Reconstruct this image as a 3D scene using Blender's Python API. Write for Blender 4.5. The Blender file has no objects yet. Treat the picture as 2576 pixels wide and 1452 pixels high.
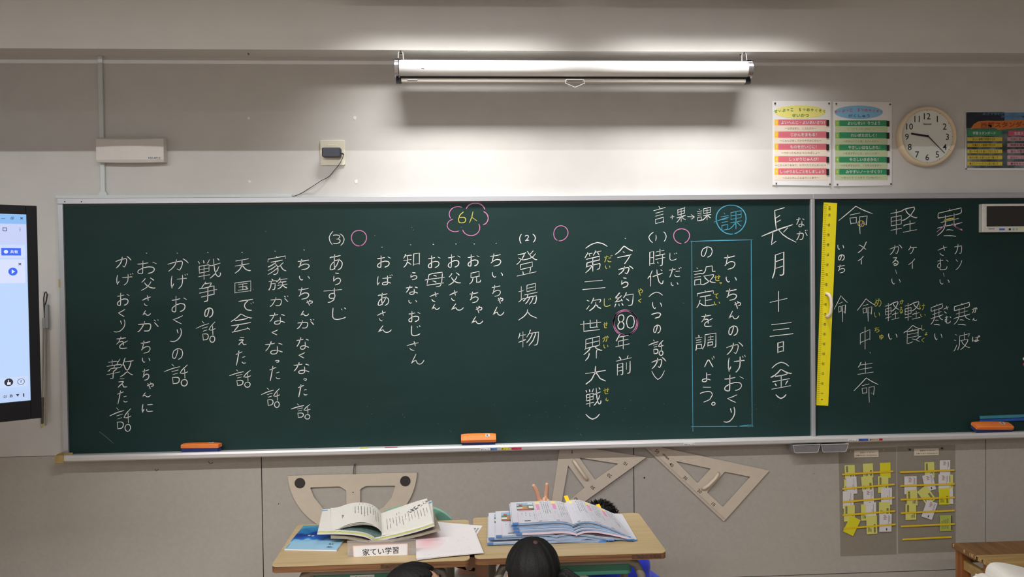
import bpy, bmesh, math, random
import numpy as np
from mathutils import Vector, Matrix

# ------------------------------------------------------------------ camera, light, exposure
S = bpy.context.scene
COL = S.collection
FPX, CX, CY = 2050.0, 1288.0, 726.0
YAW, PITCH, ROLL = math.radians(3.464), math.radians(-1.2176), math.radians(-0.6677)
CAM = np.array([0.0, -3.91, 1.62])
_fw = np.array([math.sin(YAW)*math.cos(PITCH), math.cos(YAW)*math.cos(PITCH), math.sin(PITCH)])
_rt = np.cross(_fw, [0, 0, 1]); _rt /= np.linalg.norm(_rt)
_up = np.cross(_rt, _fw)
_c, _s = math.cos(ROLL), math.sin(ROLL)
RT, UP = _c*_rt+_s*_up, -_s*_rt+_c*_up
FW = _fw
cd = bpy.data.cameras.new('camera'); cam = bpy.data.objects.new('camera', cd); COL.objects.link(cam)
cd.sensor_width = 36; cd.lens = 36*FPX/2576; cd.clip_start = .05
cam.matrix_world = Matrix(((RT[0], UP[0], -FW[0], CAM[0]), (RT[1], UP[1], -FW[1], CAM[1]), (RT[2], UP[2], -FW[2], CAM[2]), (0, 0, 0, 1)))
S.camera = cam
S.view_settings.view_transform = 'Standard'; S.view_settings.look = 'None'
S.view_settings.gamma = 1; S.view_settings.use_curve_mapping = False
S.view_settings.exposure = 0.0
w = bpy.data.worlds.new('world'); S.world = w; w.use_nodes = True
w.node_tree.nodes['Background'].inputs[0].default_value = (.75, .8, .9, 1)
w.node_tree.nodes['Background'].inputs[1].default_value = .05

def area(x, y, z, sx, sy, power, col=(1, 1, 1), tilt=0, spread=180):
    l = bpy.data.lights.new('tube_light', 'AREA'); l.shape = 'RECTANGLE'; l.size = sx; l.size_y = sy
    l.energy = power; l.color = col; l.spread = math.radians(spread)
    o = bpy.data.objects.new('tube_light', l); COL.objects.link(o); o.location = (x, y, z)
    o.rotation_euler = (math.radians(tilt), 0, 0); return o
# two blackboard lamps near the wall, then the rows of ceiling tubes of the room
BOARD_W, ROW_W = 10.5, 48
area(-.02, -.40, 2.99, .85, .17, BOARD_W, (1, .985, .96), 17, 82)
area(1.14, -.40, 2.99, .85, .17, BOARD_W, (1, .985, .96), 17, 82)
for rx in (-2.5, -1.1, .3):
    area(rx, -3.16, 3.02, 1.3, .035, ROW_W)
for ry in (-5.3, -7.2):
    for rx in (-2.2, -.2, 1.8):
        area(rx, ry, 3.02, 1.3, .2, ROW_W*.4)

# ------------------------------------------------------------------ pixel of the photograph -> point of the room
def ray(px, py): return FW + RT*(px-CX)/FPX - UP*(py-CY)/FPX
def at(px, py, Y):
    d = ray(px, py); return CAM + d*((Y-CAM[1])/d[1])
def onz(px, py, z):
    d = ray(px, py); return CAM + d*((z-CAM[2])/d[2])
def XZ(px, py, Y):
    p = at(px, py, Y); return (p[0], p[2])
def rect(x0, y0, x1, y1, Y):
    a, b = at(x0, y0, Y), at(x1, y1, Y); return min(a[0], b[0]), max(a[0], b[0]), min(a[2], b[2]), max(a[2], b[2])

# ------------------------------------------------------------------ materials
def lin(c):
    return tuple((x/255/12.92 if x/255 <= .04045 else ((x/255+.055)/1.055)**2.4) for x in c)
MATS = {}
def mat(name, rgb, rough=.6, metal=0, noise=.06, scale=30, bump=0, alpha=1, emit=0, stretch=None, trans=0, spec=.5, sheen=0):
    if name in MATS: return MATS[name]
    m = bpy.data.materials.new(name); m.use_nodes = True; nt = m.node_tree; b = nt.nodes['Principled BSDF']
    c = lin(rgb)
    b.inputs['Roughness'].default_value = rough; b.inputs['Metallic'].default_value = metal
    b.inputs['Specular IOR Level'].default_value = spec
    if sheen: b.inputs['Sheen Weight'].default_value = sheen
    if trans: b.inputs['Transmission Weight'].default_value = trans
    b.inputs['Alpha'].default_value = alpha
    tc = nt.nodes.new('ShaderNodeTexCoord'); mp = nt.nodes.new('ShaderNodeMapping')
    nt.links.new(tc.outputs['Object'], mp.inputs[0])
    if stretch: mp.inputs['Scale'].default_value = stretch
    nz = nt.nodes.new('ShaderNodeTexNoise'); nz.inputs['Scale'].default_value = scale; nz.inputs['Detail'].default_value = 5
    nt.links.new(mp.outputs[0], nz.inputs[0])
    cr = nt.nodes.new('ShaderNodeValToRGB'); nt.links.new(nz.outputs[0], cr.inputs[0])
    cr.color_ramp.elements[0].position = .3; cr.color_ramp.elements[1].position = .7
    cr.color_ramp.elements[0].color = (*[max(0, x*(1-noise)) for x in c], 1)
    cr.color_ramp.elements[1].color = (*[min(1, x*(1+noise)) for x in c], 1)
    nt.links.new(cr.outputs[0], b.inputs['Base Color'])
    if emit:
        nt.links.new(cr.outputs[0], b.inputs['Emission Color']); b.inputs['Emission Strength'].default_value = emit
    if bump:
        bp = nt.nodes.new('ShaderNodeBump'); bp.inputs['Strength'].default_value = bump; bp.inputs['Distance'].default_value = .002
        nt.links.new(nz.outputs[0], bp.inputs['Height']); nt.links.new(bp.outputs[0], b.inputs['Normal'])
    MATS[name] = m; return m
WALL = mat('painted_plaster', (202, 200, 197), .75, scale=9, noise=.025, bump=.05)
BEAM = mat('painted_beam', (212, 209, 205), .75, scale=7, noise=.02)
PANEL = mat('wall_panel_paint', (174, 168, 160), .6, scale=60, noise=.04)
SEAM = mat('panel_seam', (60, 50, 44), .9)
CEIL = mat('ceiling_board', (215, 212, 205), .8)
FLOOR = mat('wood_floor', (142, 122, 102), .35, scale=6, noise=.2, stretch=(1, 12, 1))
def board_mat():
    m = bpy.data.materials.new('chalkboard_green'); m.use_nodes = True; nt = m.node_tree; b = nt.nodes['Principled BSDF']
    b.inputs['Roughness'].default_value = .6; b.inputs['Specular IOR Level'].default_value = .2
    tc = nt.nodes.new('ShaderNodeTexCoord')
    def nz(scale, st, det=6, rough=.6):
        mp = nt.nodes.new('ShaderNodeMapping'); mp.inputs['Scale'].default_value = st
        n = nt.nodes.new('ShaderNodeTexNoise'); n.inputs['Scale'].default_value = scale; n.inputs['Detail'].default_value = det
        n.inputs['Roughness'].default_value = rough
        nt.links.new(tc.outputs['Object'], mp.inputs[0]); nt.links.new(mp.outputs[0], n.inputs[0]); return n
    a = nz(1.3, (1, 1, 1)); c = nz(4, (.6, 1, 2.4)); g = nz(260, (1, 1, 1), 2)
    def mix(f, A, B, k):
        r = nt.nodes.new('ShaderNodeMapRange'); r.inputs[1].default_value = .42; r.inputs[2].default_value = .72
        r.inputs[3].default_value = 0; r.inputs[4].default_value = k; nt.links.new(f.outputs[0], r.inputs[0])
        x = nt.nodes.new('ShaderNodeMix'); x.data_type = 'RGBA'
        nt.links.new(r.outputs[0], x.inputs[0])
        if isinstance(A, tuple): x.inputs[6].default_value = (*A, 1)
        else: nt.links.new(A, x.inputs[6])
        x.inputs[7].default_value = (*B, 1); return x.outputs[2]
    o = mix(a, lin((21, 48, 46)), lin((27, 55, 53)), .9)
    o = mix(c, o, lin((40, 62, 60)), .2)
    o = mix(g, o, lin((56, 78, 76)), .12)
    nt.links.new(o, b.inputs['Base Color']); return m
BOARD = board_mat()
ALU = mat('brushed_aluminium', (186, 187, 192), .38, .55, noise=.04, stretch=(1, 1, 40), scale=8)
WPLA = mat('white_plastic', (222, 222, 220), .45, noise=.01)
RACE = mat('raceway_plastic', (205, 212, 212), .5, noise=.02)
CHW = mat('chalk_white', (228, 227, 226), .95, noise=.22, scale=420)
CHP = mat('chalk_pink', (206, 130, 180), .95, noise=.2, scale=420)
CHB = mat('chalk_blue', (76, 158, 190), .95, noise=.2, scale=420)
CHY = mat('chalk_yellow', (206, 198, 84), .95, noise=.2, scale=420)
BLACK = mat('black_plastic', (22, 22, 26), .4)
INK = mat('black_ink', (28, 27, 30), .8, noise=0)
GREYINK = mat('grey_print', (105, 104, 110), .8, noise=0)
STEEL = mat('chrome_steel', (200, 200, 205), .18, .95, noise=.02)
PAPER = mat('white_paper', (222, 219, 220), .8, noise=.01)
CREAM = mat('cream_plastic', (226, 214, 190), .45, noise=.02)
IVORY = mat('ivory_plastic', (222, 218, 198), .4, noise=.02)

# ------------------------------------------------------------------ mesh builder
class MB:
    def __init__(s): s.v = []; s.f = []
    def add(s, vs, fs):
        n = len(s.v); s.v += [tuple(map(float, v)) for v in vs]; s.f += [tuple(i+n for i in f) for f in fs]; return s
    def box(s, x0, x1, y0, y1, z0, z1):
        return s.add([(x, y, z) for z in (z0, z1) for y in (y0, y1) for x in (x0, x1)],
            [(0, 2, 3, 1), (4, 5, 7, 6), (0, 1, 5, 4), (2, 6, 7, 3), (0, 4, 6, 2), (1, 3, 7, 5)])
    def rbox(s, x0, x1, z0, z1, y0, y1, r=.01, n=4, ch=0):
        """rounded rectangle in the wall plane, extruded y0..y1 (y0 = front); ch = chamfer of the front edge"""
        pts = []
        for (cx, cz, a0) in ((x1-r, z1-r, 0), (x0+r, z1-r, 90), (x0+r, z0+r, 180), (x1-r, z0+r, 270)):
            for k in range(n+1):
                a = math.radians(a0+90*k/n); pts.append((cx+r*math.cos(a), cz+r*math.sin(a)))
        return s.prism(pts, y0, y1, ch)
    def prism(s, pts, y0, y1, ch=0):
        n = len(pts); mx = sum(p[0] for p in pts)/n; mz = sum(p[1] for p in pts)/n
        def ins(p):
            dx, dz = p[0]-mx, p[1]-mz; L = math.hypot(dx, dz) or 1; return (p[0]-dx/L*ch, p[1]-dz/L*ch)
        if ch:
            q = [ins(p) for p in pts]
            vs = [(x, y0, z) for x, z in q]+[(x, y0+ch, z) for x, z in pts]+[(x, y1, z) for x, z in pts]
            fs = [tuple(range(n))[::-1], tuple(range(2*n, 3*n))]
            for k in range(2):
                fs += [(k*n+i, k*n+(i+1) % n, (k+1)*n+(i+1) % n, (k+1)*n+i) for i in range(n)]
            return s.add(vs, fs)
        vs = [(x, y0, z) for x, z in pts]+[(x, y1, z) for x, z in pts]
        return s.add(vs, [tuple(range(n))[::-1], tuple(range(n, 2*n))]+[(i, (i+1) % n, n+(i+1) % n, n+i) for i in range(n)])
    def tube(s, path, r, n=8, r2=None, caps=True):
        P = [Vector(p) for p in path]; m = len(P); rings = []
        t0 = (P[1]-P[0]).normalized(); a = Vector((0, 0, 1)) if abs(t0.z) < .9 else Vector((1, 0, 0))
        nrm = t0.cross(a).normalized()
        for i, p in enumerate(P):
            t = (P[min(i+1, m-1)]-P[max(i-1, 0)]).normalized()
            nrm = (nrm-t*nrm.dot(t)).normalized(); bn = t.cross(nrm)
            rr = r[i] if isinstance(r, (list, tuple)) else (r if r2 is None else r+(r2-r)*i/(m-1))
            rings.append([p+nrm*(rr*math.cos(2*math.pi*k/n))+bn*(rr*math.sin(2*math.pi*k/n)) for k in range(n)])
        fs = [(i*n+k, i*n+(k+1) % n, (i+1)*n+(k+1) % n, (i+1)*n+k) for i in range(m-1) for k in range(n)]
        if caps: fs += [tuple(range(n))[::-1], tuple(range((m-1)*n, m*n))]
        return s.add([v for R_ in rings for v in R_], fs)
    def disc(s, x, z, r, y0, y1, n=24, ch=0):
        return s.prism([(x+r*math.cos(2*math.pi*k/n), z+r*math.sin(2*math.pi*k/n)) for k in range(n)], y0, y1, ch)
    def ell(s, c, r, n=16, m=12, rot=None):
        vs = [(0, 0, 1)]
        for i in range(1, m):
            a = math.pi*i/m
            vs += [(math.sin(a)*math.cos(2*math.pi*k/n), math.sin(a)*math.sin(2*math.pi*k/n), math.cos(a)) for k in range(n)]
        vs.append((0, 0, -1))
        fs = [(0, 1+k, 1+(k+1) % n) for k in range(n)]
        for i in range(m-2):
            fs += [(1+i*n+k, 1+(i+1)*n+k, 1+(i+1)*n+(k+1) % n, 1+i*n+(k+1) % n) for k in range(n)]
        L = len(vs)-1; fs += [(L, 1+(m-2)*n+(k+1) % n, 1+(m-2)*n+k) for k in range(n)]
        out = []
        for v in vs:
            u = Vector((v[0]*r[0], v[1]*r[1], v[2]*r[2]))
            if rot is not None: u = rot @ u
            out.append((u.x+c[0], u.y+c[1], u.z+c[2]))
        return s.add(out, fs)
    def cap(s, a, b, ra, rb, n=12):
        a, b = Vector(a), Vector(b); t = (b-a).normalized(); P = []; R_ = []
        for k in range(4): th = math.radians(-85+85*k/3*.999); P.append(a+t*ra*math.sin(th)); R_.append(ra*math.cos(th))
        for k in range(1, 5): th = math.radians(85*k/4*.999); P.append(b+t*rb*math.sin(th)); R_.append(rb*math.cos(th))
        return s.tube(P, R_, n)
    def quad(s, a, b, c, d): return s.add([a, b, c, d], [(0, 1, 2, 3)])
    def mesh(s, name, smooth=False):
        me = bpy.data.meshes.new(name); me.from_pydata(s.v, [], s.f); me.update()
        if smooth:
            for p in me.polygons: p.use_smooth = True
        return me
    def build(s, name, m, parent=None, smooth=False, origin=None, kind=None, bevel=0, label=None):
        me = s.mesh(name, smooth)
        bm = bmesh.new(); bm.from_mesh(me); bmesh.ops.recalc_face_normals(bm, faces=bm.faces); bm.to_mesh(me); bm.free()
        return link(name, me, m, parent, origin, kind, bevel, label)
def link(name, me, m, parent=None, origin=None, kind=None, bevel=0, label=None):
    o = bpy.data.objects.new(name, me); COL.objects.link(o)
    if m: me.materials.append(m)
    if parent is None and len(me.vertices):
        co = np.array([v.co[:] for v in me.vertices]); lo, hi = co.min(0), co.max(0)
        c = Vector(origin) if origin is not None else Vector(((lo[0]+hi[0])/2, (lo[1]+hi[1])/2, lo[2]))
        me.transform(Matrix.Translation(-c)); o.location = c
    elif parent is not None:
        o.parent = parent; r = parent; off = Vector((0, 0, 0))
        while r is not None: off += r.location; r = r.parent
        me.transform(Matrix.Translation(-off))
    if kind: o['kind'] = kind
    if label: o['label'] = label
    if bevel:
        b = o.modifiers.new('bevel', 'BEVEL'); b.width = bevel; b.segments = 2; b.limit_method = 'ANGLE'
    return o
def tag(o, label, cat, group=None, kind=None):
    o['label'] = label; o['category'] = cat
    if group: o['group'] = group
    if kind: o['kind'] = kind
    return o
def thing(name, loc, label, cat, group=None):
    o = bpy.data.objects.new(name, None); COL.objects.link(o); o.location = loc; o.empty_display_size = .05
    return tag(o, label, cat, group)
def structure(o): o['kind'] = 'structure'; return o

# ------------------------------------------------------------------ printed type (from the font that ships with the program)
_tc = {}
def type_mesh(body, bold=0):
    k = (body, bold)
    if k in _tc: return _tc[k]
    cu = bpy.data.curves.new('type', 'FONT'); cu.body = body; cu.size = 1; cu.offset = bold; cu.resolution_u = 2
    o = bpy.data.objects.new('type', cu); COL.objects.link(o)
    dg = bpy.context.evaluated_depsgraph_get(); ev = o.evaluated_get(dg); me = ev.to_mesh()
    v = np.array([p.co[:2] for p in me.vertices]) if len(me.vertices) else np.zeros((1, 2))
    f = [tuple(p.vertices) for p in me.polygons]
    ev.to_mesh_clear(); bpy.data.objects.remove(o); bpy.data.curves.remove(cu)
    lo, hi = v.min(0), v.max(0); _tc[k] = (v-(lo+hi)/2, f, hi-lo); return _tc[k]
def put_type(mb, body, c, u, v, width=None, height=None, bold=0, off=Vector((0, 0, 0)), warp=None):
    """c centre, u/v unit directions of reading and up; fits in width and/or height"""
    V, F, sz = type_mesh(body, bold)
    k = min(width/sz[0] if width else 1e9, height/sz[1] if height else 1e9)
    kx = width/sz[0] if (width and height) else k; ky = height/sz[1] if (width and height) else k
    c, u, v = Vector(c), Vector(u), Vector(v)
    mb.add([c+u*(p[0]*kx)+v*(p[1]*ky) for p in V], F)
def type_px(mb, body, px, py, w, h, Y, rot=0, bold=0):
    """type in the wall plane Y centred at a photo pixel, w/h pixels"""
    c = at(px, py, Y); k = (Y-CAM[1])/FPX; a = math.radians(rot)
    put_type(mb, body, c, (math.cos(a), 0, math.sin(a)), (-math.sin(a), 0, math.cos(a)), w*k if w else None, h*k if h else None, bold)
def flat(name, polys, holes_of, Y0, Y1, m, parent=None):
    """outline with holes in the wall plane as a real extruded plate"""
    cu = bpy.data.curves.new(name, 'CURVE'); cu.dimensions = '2D'; cu.fill_mode = 'BOTH'; cu.extrude = (Y1-Y0)/2
    for P in polys:
        sp = cu.splines.new('POLY'); sp.points.add(len(P)-1); sp.use_cyclic_u = True
        for i, (x, z) in enumerate(P): sp.points[i].co = (x, z, 0, 1)
    o = bpy.data.objects.new(name, cu); COL.objects.link(o)
    dg = bpy.context.evaluated_depsgraph_get(); me = bpy.data.meshes.new_from_object(o.evaluated_get(dg))
    bpy.data.objects.remove(o); bpy.data.curves.remove(cu)
    for vtx in me.vertices: vtx.co = (vtx.co.x, (Y0+Y1)/2-vtx.co.z, vtx.co.y)
    bm = bmesh.new(); bm.from_mesh(me); bmesh.ops.remove_doubles(bm, verts=bm.verts, dist=1e-5)
    bmesh.ops.recalc_face_normals(bm, faces=bm.faces); bm.to_mesh(me); bm.free()
    me.name = name
    return link(name, me, m, parent)
def rounded(P, r, n=4):
    out = []; N = len(P)
    for i in range(N):
        a, b, c = Vector(P[i-1]), Vector(P[i]), Vector(P[(i+1) % N])
        u, v = (a-b).normalized(), (c-b).normalized()
        for k in range(n+1):
            t = k/n; p = b+u*r*(1-t)**2+v*r*t**2; out.append((p.x, p.y))
    return out
# ------------------------------------------------------------------ room shell
CZ, XL, XR, YB = 3.08, -3.4, 4.3, -8.2
YBD = -.03                                   # face of the blackboard
z_seam = float(np.mean([at(20, 1149.5, 0)[2], at(120, 1147, 0)[2]]))
wf = structure(MB().box(XL, XR, 0, .15, z_seam, CZ).build('wall_front', WALL))
structure(MB().box(XL-.1, XR+.1, YB-.1, .15, CZ, CZ+.1).build('ceiling', CEIL))
structure(MB().box(XL-.1, XR+.1, YB-.1, .15, -.1, 0).build('floor', FLOOR))
structure(MB().box(XL-.1, XL, YB, .15, 0, CZ).build('wall_left', WALL))
structure(MB().box(XR, XR+.1, YB, .15, 0, CZ).build('wall_right', WALL))
structure(MB().box(XL, XR, YB-.1, YB, 0, CZ).build('wall_back', WALL))
zb = at(1288, 127.5, -.13)[2]
structure(MB().box(XL, XR, -.13, 0, zb, CZ).build('trim_beam', BEAM))
MB().box(XL, XR, .008, .15, 0, z_seam).build('backing', SEAM, wf)
xs = [at(657.5, 1160, 0)[0], at(1594.5, 1200, 0)[0], at(2479.5, 1200, 0)[0]]
dx = xs[1]-xs[0]; xs = [xs[0]-dx*2, xs[0]-dx]+xs+[xs[2]+dx]
xs = [XL]+[x for x in xs if XL < x < XR]+[XR]
z_low = at(2300, 1437, 0)[2]
for i in range(len(xs)-1):
    a, b = xs[i]+.0022, xs[i+1]-.0022
    MB().box(a, b, 0, .012, z_low+.002, z_seam-.0022).build('panel', PANEL, wf)
bs = MB().box(XL, XR, -.004, .007, 0, z_low-.002).build('baseboard_front', PANEL); structure(bs)

# added out of frame: a long board casting the shadow band across the upper wall
t = thing('shadow_rail', (0, -1.3, 2.55), 'long white board hung above view, added to shade the upper wall', 'lamp')
MB().box(-3.2, 3.9, -1.33, -1.29, 2.545, 2.775).build('side_panel', WPLA, t)
for hx in (-2.4, .3, 3.0): MB().tube([(hx, -1.31, 2.775), (hx, -1.31, CZ)], .008).build('hanger', ALU, t)

# the two blackboard lamps in their ceiling troughs, also above the frame
for i, lx in enumerate((-.02, 1.14)):
    t = thing('blackboard_lamp', (lx, -.4, 2.86), ('left' if i == 0 else 'right')+' white trough lamp under the ceiling lighting the blackboard', 'lamp', 'blackboard lamps under the ceiling')
    MB().box(lx-.5, lx+.5, -.305, -.30, 2.85, CZ).build('wall_side_shade', WPLA, t)
    MB().box(lx-.5, lx+.5, -.505, -.50, 2.87, CZ).build('room_side_shade', WPLA, t)
    for s in (-1, 1): MB().box(lx+s*.5-.003, lx+s*.5+.003, -.5, -.305, 2.87, CZ).build('end_plate', WPLA, t)
    MB().box(lx-.49, lx+.49, -.49, -.31, 3.0, 3.02).build('reflector', WPLA, t)

# scuffs and filled holes of the plaster
PATCH = mat('wall_filler', (232, 230, 224), .5)
for (px, py, r) in ((893, 297, 4.5), (896, 457, 4.5), (626, 297, 3.2), (628, 457, 3.2)):
    c = at(px, py, 0); k = r*.0019; m = MB()
    rng = random.Random(px)
    m.prism([(c[0]+k*rng.uniform(.7, 1.3)*math.cos(2*math.pi*i/9), c[2]+k*rng.uniform(.7, 1.3)*math.sin(2*math.pi*i/9)) for i in range(9)], -.0012, .0005)
    for q in range(5):
        a = rng.uniform(0, 6.3); d = rng.uniform(1.2, 2.6)*k; m.disc(c[0]+d*math.cos(a), c[2]+d*math.sin(a), k*.18, -.0008, .0005, 6)
    m.build('wall_patch', PATCH, wf)
m = MB(); rng = random.Random(4)
for i in range(46):
    px = rng.choice([rng.uniform(960, 1340), rng.uniform(1400, 1720), rng.uniform(1940, 2060), rng.uniform(1100, 1250)])
    c = at(px, 127, -.125); yy = -.125+rng.uniform(-.003, .012); m.box(c[0]-rng.uniform(.0005, .004), c[0]+.001, yy, yy+.004, zb-.0008, zb+.0005)
m.build('paint_fleck', PATCH, wf, kind='stuff')
m = MB()
for px, py in ((1341, 1156), (1202, 1182.5), (1595, 1202), (2048, 1192), (1377.5, 1157), (727, 1148)):
    c = at(px, py, 0); m.disc(c[0], c[2], .0016, -.0008, 0, 8)
c = at(1621, 1202.5, 0); m.disc(c[0], c[2], .0042, -.0008, 0, 10)
for L in ([(524, 1161), (529, 1167), (536, 1164), (534, 1166)], [(390, 1180), (393, 1185), (399, 1181)], [(700, 1270), (702, 1266)]):
    P = [at(*q, 0) for q in L]; m.tube([(p[0], -.0006, p[2]) for p in P], .0011, 5)
m.build('wall_mark', INK, wf)

# ------------------------------------------------------------------ blackboards
def board(name, x0, x1, z0, z1, label, left_frame=True):
    t = thing(name, ((x0+x1)/2, YBD, z0), label, 'blackboard', 'green chalkboards on the front wall')
    MB().box(x0, x1, YBD, -.004, z0, z1).build('writing_surface', BOARD, t)
    return t
bx0, bx1 = at(167, 800, YBD)[0], at(2037.5, 800, YBD)[0]
bz1 = np.mean([at(400, 512, YBD)[2], at(1500, 506, YBD)[2], at(2300, 500, YBD)[2]]); bz0 = np.mean([at(600, 1128, YBD)[2], at(1440, 1108, YBD)[2], at(2200, 1089, YBD)[2]])
dv = .021; BX2 = bx1+dv; BX3 = 3.75
bl = board('blackboard', bx0, bx1, bz0-.02, bz1, 'wide green blackboard covered in chalk columns, left of the upright divider')
br = board('blackboard', BX2, BX3, bz0-.02, bz1, 'green blackboard right of the divider with kanji practice and yellow ruler')
FR0, FR1 = -.042, -.002
m = MB().box(bx0-.024, bx1+dv*.5, FR0, FR1, bz1, bz1+.026); m.build('top_frame', ALU, bl, bevel=.002)
MB().box(bx0-.024, bx0, FR0, FR1, bz0-.03, bz1-.0005).build('side_frame', ALU, bl, bevel=.002)
MB().box(bx1, BX2, FR0-.003, FR1, bz0-.02, bz1-.0005).build('divider', ALU, bl, bevel=.003)
MB().box(BX2-dv*.5+.0005, BX3, FR0, FR1, bz1, bz1+.026).build('top_frame', ALU, br, bevel=.002)
MB().box(bx0, bx1, YBD-.001, -.006, bz1-.006, bz1-.0003).build('rubber_seal', BLACK, bl)
MB().box(BX2, BX3, YBD-.001, -.006, bz1-.006, bz1-.0003).build('rubber_seal', BLACK, br)
for px, py in ((163, 507.5), (205, 507.5)):
    c = at(px, py, FR0); MB().disc(c[0], c[2], .0028, FR0-.001, FR0+.002, 10).build('screw', INK, bl)

# chalk tray below both boards
zt = bz0-.006
t = thing('chalk_tray', ((bx0+BX3)/2, -.06, zt), 'long aluminium chalk tray running under both blackboards', 'tray')
prof = [(-.004, zt), (-.095, zt-.004), (-.097, zt+.005), (-.102, zt+.009), (-.108, zt+.007), (-.111, zt-.002), (-.110, zt-.016), (-.103, zt-.022), (-.004, zt-.022)]
x0, x1 = bx0-.022, BX3; n = len(prof)
m = MB(); m.add([(x0, y, z) for y, z in prof]+[(x1, y, z) for y, z in prof], [tuple(range(n)), tuple(range(n, 2*n))]+[(i, (i+1) % n, n+(i+1) % n, n+i) for i in range(n)])
TRAYM = mat('satin_aluminium', (214, 213, 214), .34, .35, noise=.02, stretch=(1, 40, 1))
o = m.build('trough', TRAYM, t)
TAPE = mat('masking_tape', (176, 152, 96), .7, noise=.12, scale=60)
m = MB(); c = at(165, 1149, -.11)
m.box(x0-.004, x0+.034, -.1135, -.0985, zt-.025, zt+.0105); m.box(x0-.004, x0-.0005, -.1, -.03, zt-.024, zt+.012)
m.build('tape_wrap', TAPE, t, bevel=.002)
m = MB().quad(*[at(px, py, -.0445) for px, py in ((158, 1150), (178, 1150), (184, 1139), (166, 1139))]); m.build('tape_strip', TAPE, t)
# little name strips stuck to the underside lip
def strip(px0, px1, rgb, txt, ink=INK, dy=0):
    py = 0
    a = at(px0, 1120, -.1108)[0]; b = at(px1, 1120, -.1108)[0]; z1_, z0_ = zt-.0045, zt-.0145
    s = MB().box(a, b, -.1122, -.1106, z0_, z1_).build('name_strip', mat('strip_%d_%d_%d' % rgb, rgb, .6, noise=0), t)
    k = MB(); put_type(k, txt, ((a+b)/2, -.1127, (z0_+z1_)/2), (1, 0, 0), (0, 0, 1), (b-a)*.86, .0068, .02)
    k.build('strip_lettering', ink, s)
strip(1208, 1232.5, (226, 226, 228), '白チョーク'); strip(1233.5, 1250, (86, 124, 184), '青チョーク'); strip(1260, 1282, (214, 200, 60), '黄チョーク')
strip(1286, 1312, (208, 52, 84), '赤チョーク'); strip(1720, 1747, (214, 212, 214), '白チョーク')
strip(2134, 2158.5, (226, 226, 228), '白チョーク'); strip(2160, 2184, (52, 92, 184), '青チョーク'); strip(2186, 2209, (190, 178, 160), '黄チョーク'); strip(2211, 2220, (196, 66, 84), '赤')
for px0, px1, rgb in ((905, 925, (196, 204, 60)), (968, 1000, (208, 120, 150))):
    a, b = at(px0, 1130, -.11)[0], at(px1, 1130, -.11)[0]
    MB().box(a, b, -.109, -.1035, zt+.0085, zt+.0115).build('chalk_smudge', mat('smudge_%d' % rgb[0], rgb, .9), t)

# ------------------------------------------------------------------ chalk handwriting
# centre lines of the characters, thinned from the program's own type at run time
def _raster(c, N=110):
    V, F, sz = type_mesh(c); lo = V.min(0); s = (N-8)/max(sz); v = (V-lo)*s+4
    img = np.zeros((N, N), bool); yy, xx = np.mgrid[0:N, 0:N]
    for f in F:
        for k in range(1, len(f)-1):
            a, b, c2 = v[f[0]], v[f[k]], v[f[k+1]]
            x0, x1 = int(min(a[0], b[0], c2[0])), int(max(a[0], b[0], c2[0]))+2; y0, y1 = int(min(a[1], b[1], c2[1])), int(max(a[1], b[1], c2[1]))+2
            X, Y = xx[y0:y1, x0:x1], yy[y0:y1, x0:x1]; d = (b[0]-a[0])*(c2[1]-a[1])-(b[1]-a[1])*(c2[0]-a[0])
            if abs(d) < 1e-9: continue
            u = ((X-a[0])*(c2[1]-a[1])-(Y-a[1])*(c2[0]-a[0]))/d; q = ((b[0]-a[0])*(Y-a[1])-(b[1]-a[1])*(X-a[0]))/d
            img[y0:y1, x0:x1] |= (u >= -.03) & (q >= -.03) & (u+q <= 1.03)
    return img
def _thin(im):
    im = im.astype(np.uint8).copy(); go = True
    while go:
        go = False
        for st in (0, 1):
            a = np.roll(im, -1, 0); b = np.roll(a, -1, 1); c = np.roll(im, -1, 1); e = np.roll(im, 1, 0); d = np.roll(e, -1, 1); f = np.roll(e, 1, 1); g = np.roll(im, 1, 1); h = np.roll(a, 1, 1)
            n = [a, b, c, d, e, f, g, h]; B = sum(x.astype(int) for x in n); A = sum(((n[i] == 0) & (n[(i+1) % 8] == 1)).astype(int) for i in range(8))
            cond = ((a*c*e == 0) & (c*e*g == 0)) if st == 0 else ((a*c*g == 0) & (a*e*g == 0))
            m = (im == 1) & (B >= 2) & (B <= 6) & (A == 1) & cond
            if m.any(): im[m] = 0; go = True
    return im
def _trace(im):
    pts = set(zip(*[x.tolist() for x in np.nonzero(im)]))
    def nb(p):
        r = [(p[0]+a, p[1]+b) for a in (-1, 0, 1) for b in (-1, 0, 1) if (a or b) and (p[0]+a, p[1]+b) in pts]
        o = [q for q in r if abs(q[0]-p[0])+abs(q[1]-p[1]) == 1]
        return o+[q for q in r if q not in o and not any(abs(q[0]-k[0])+abs(q[1]-k[1]) == 1 for k in o)]
    deg = {p: nb(p) for p in sorted(pts)}; used = set(); out = []
    def walk(a, b):
        path = [a, b]; used.add((a, b)); used.add((b, a))
        while len(deg[path[-1]]) == 2:
            n = [q for q in deg[path[-1]] if (path[-1], q) not in used]
            if not n: break
            used.add((path[-1], n[0])); used.add((n[0], path[-1])); path.append(n[0])
        return path
    for a in deg:
        if len(deg[a]) != 2:
            for b in deg[a]:
                if (a, b) not in used: out.append(walk(a, b))
            if not deg[a]: out.append([a, a])
    for p in deg:
        for b in deg[p]:
            if (p, b) not in used: out.append(walk(p, b))
    return [[(x, y) for y, x in q] for q in out if not (len(q) < 6 and ((len(deg[q[0]]) == 1) != (len(deg[q[-1]]) == 1)))]
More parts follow.
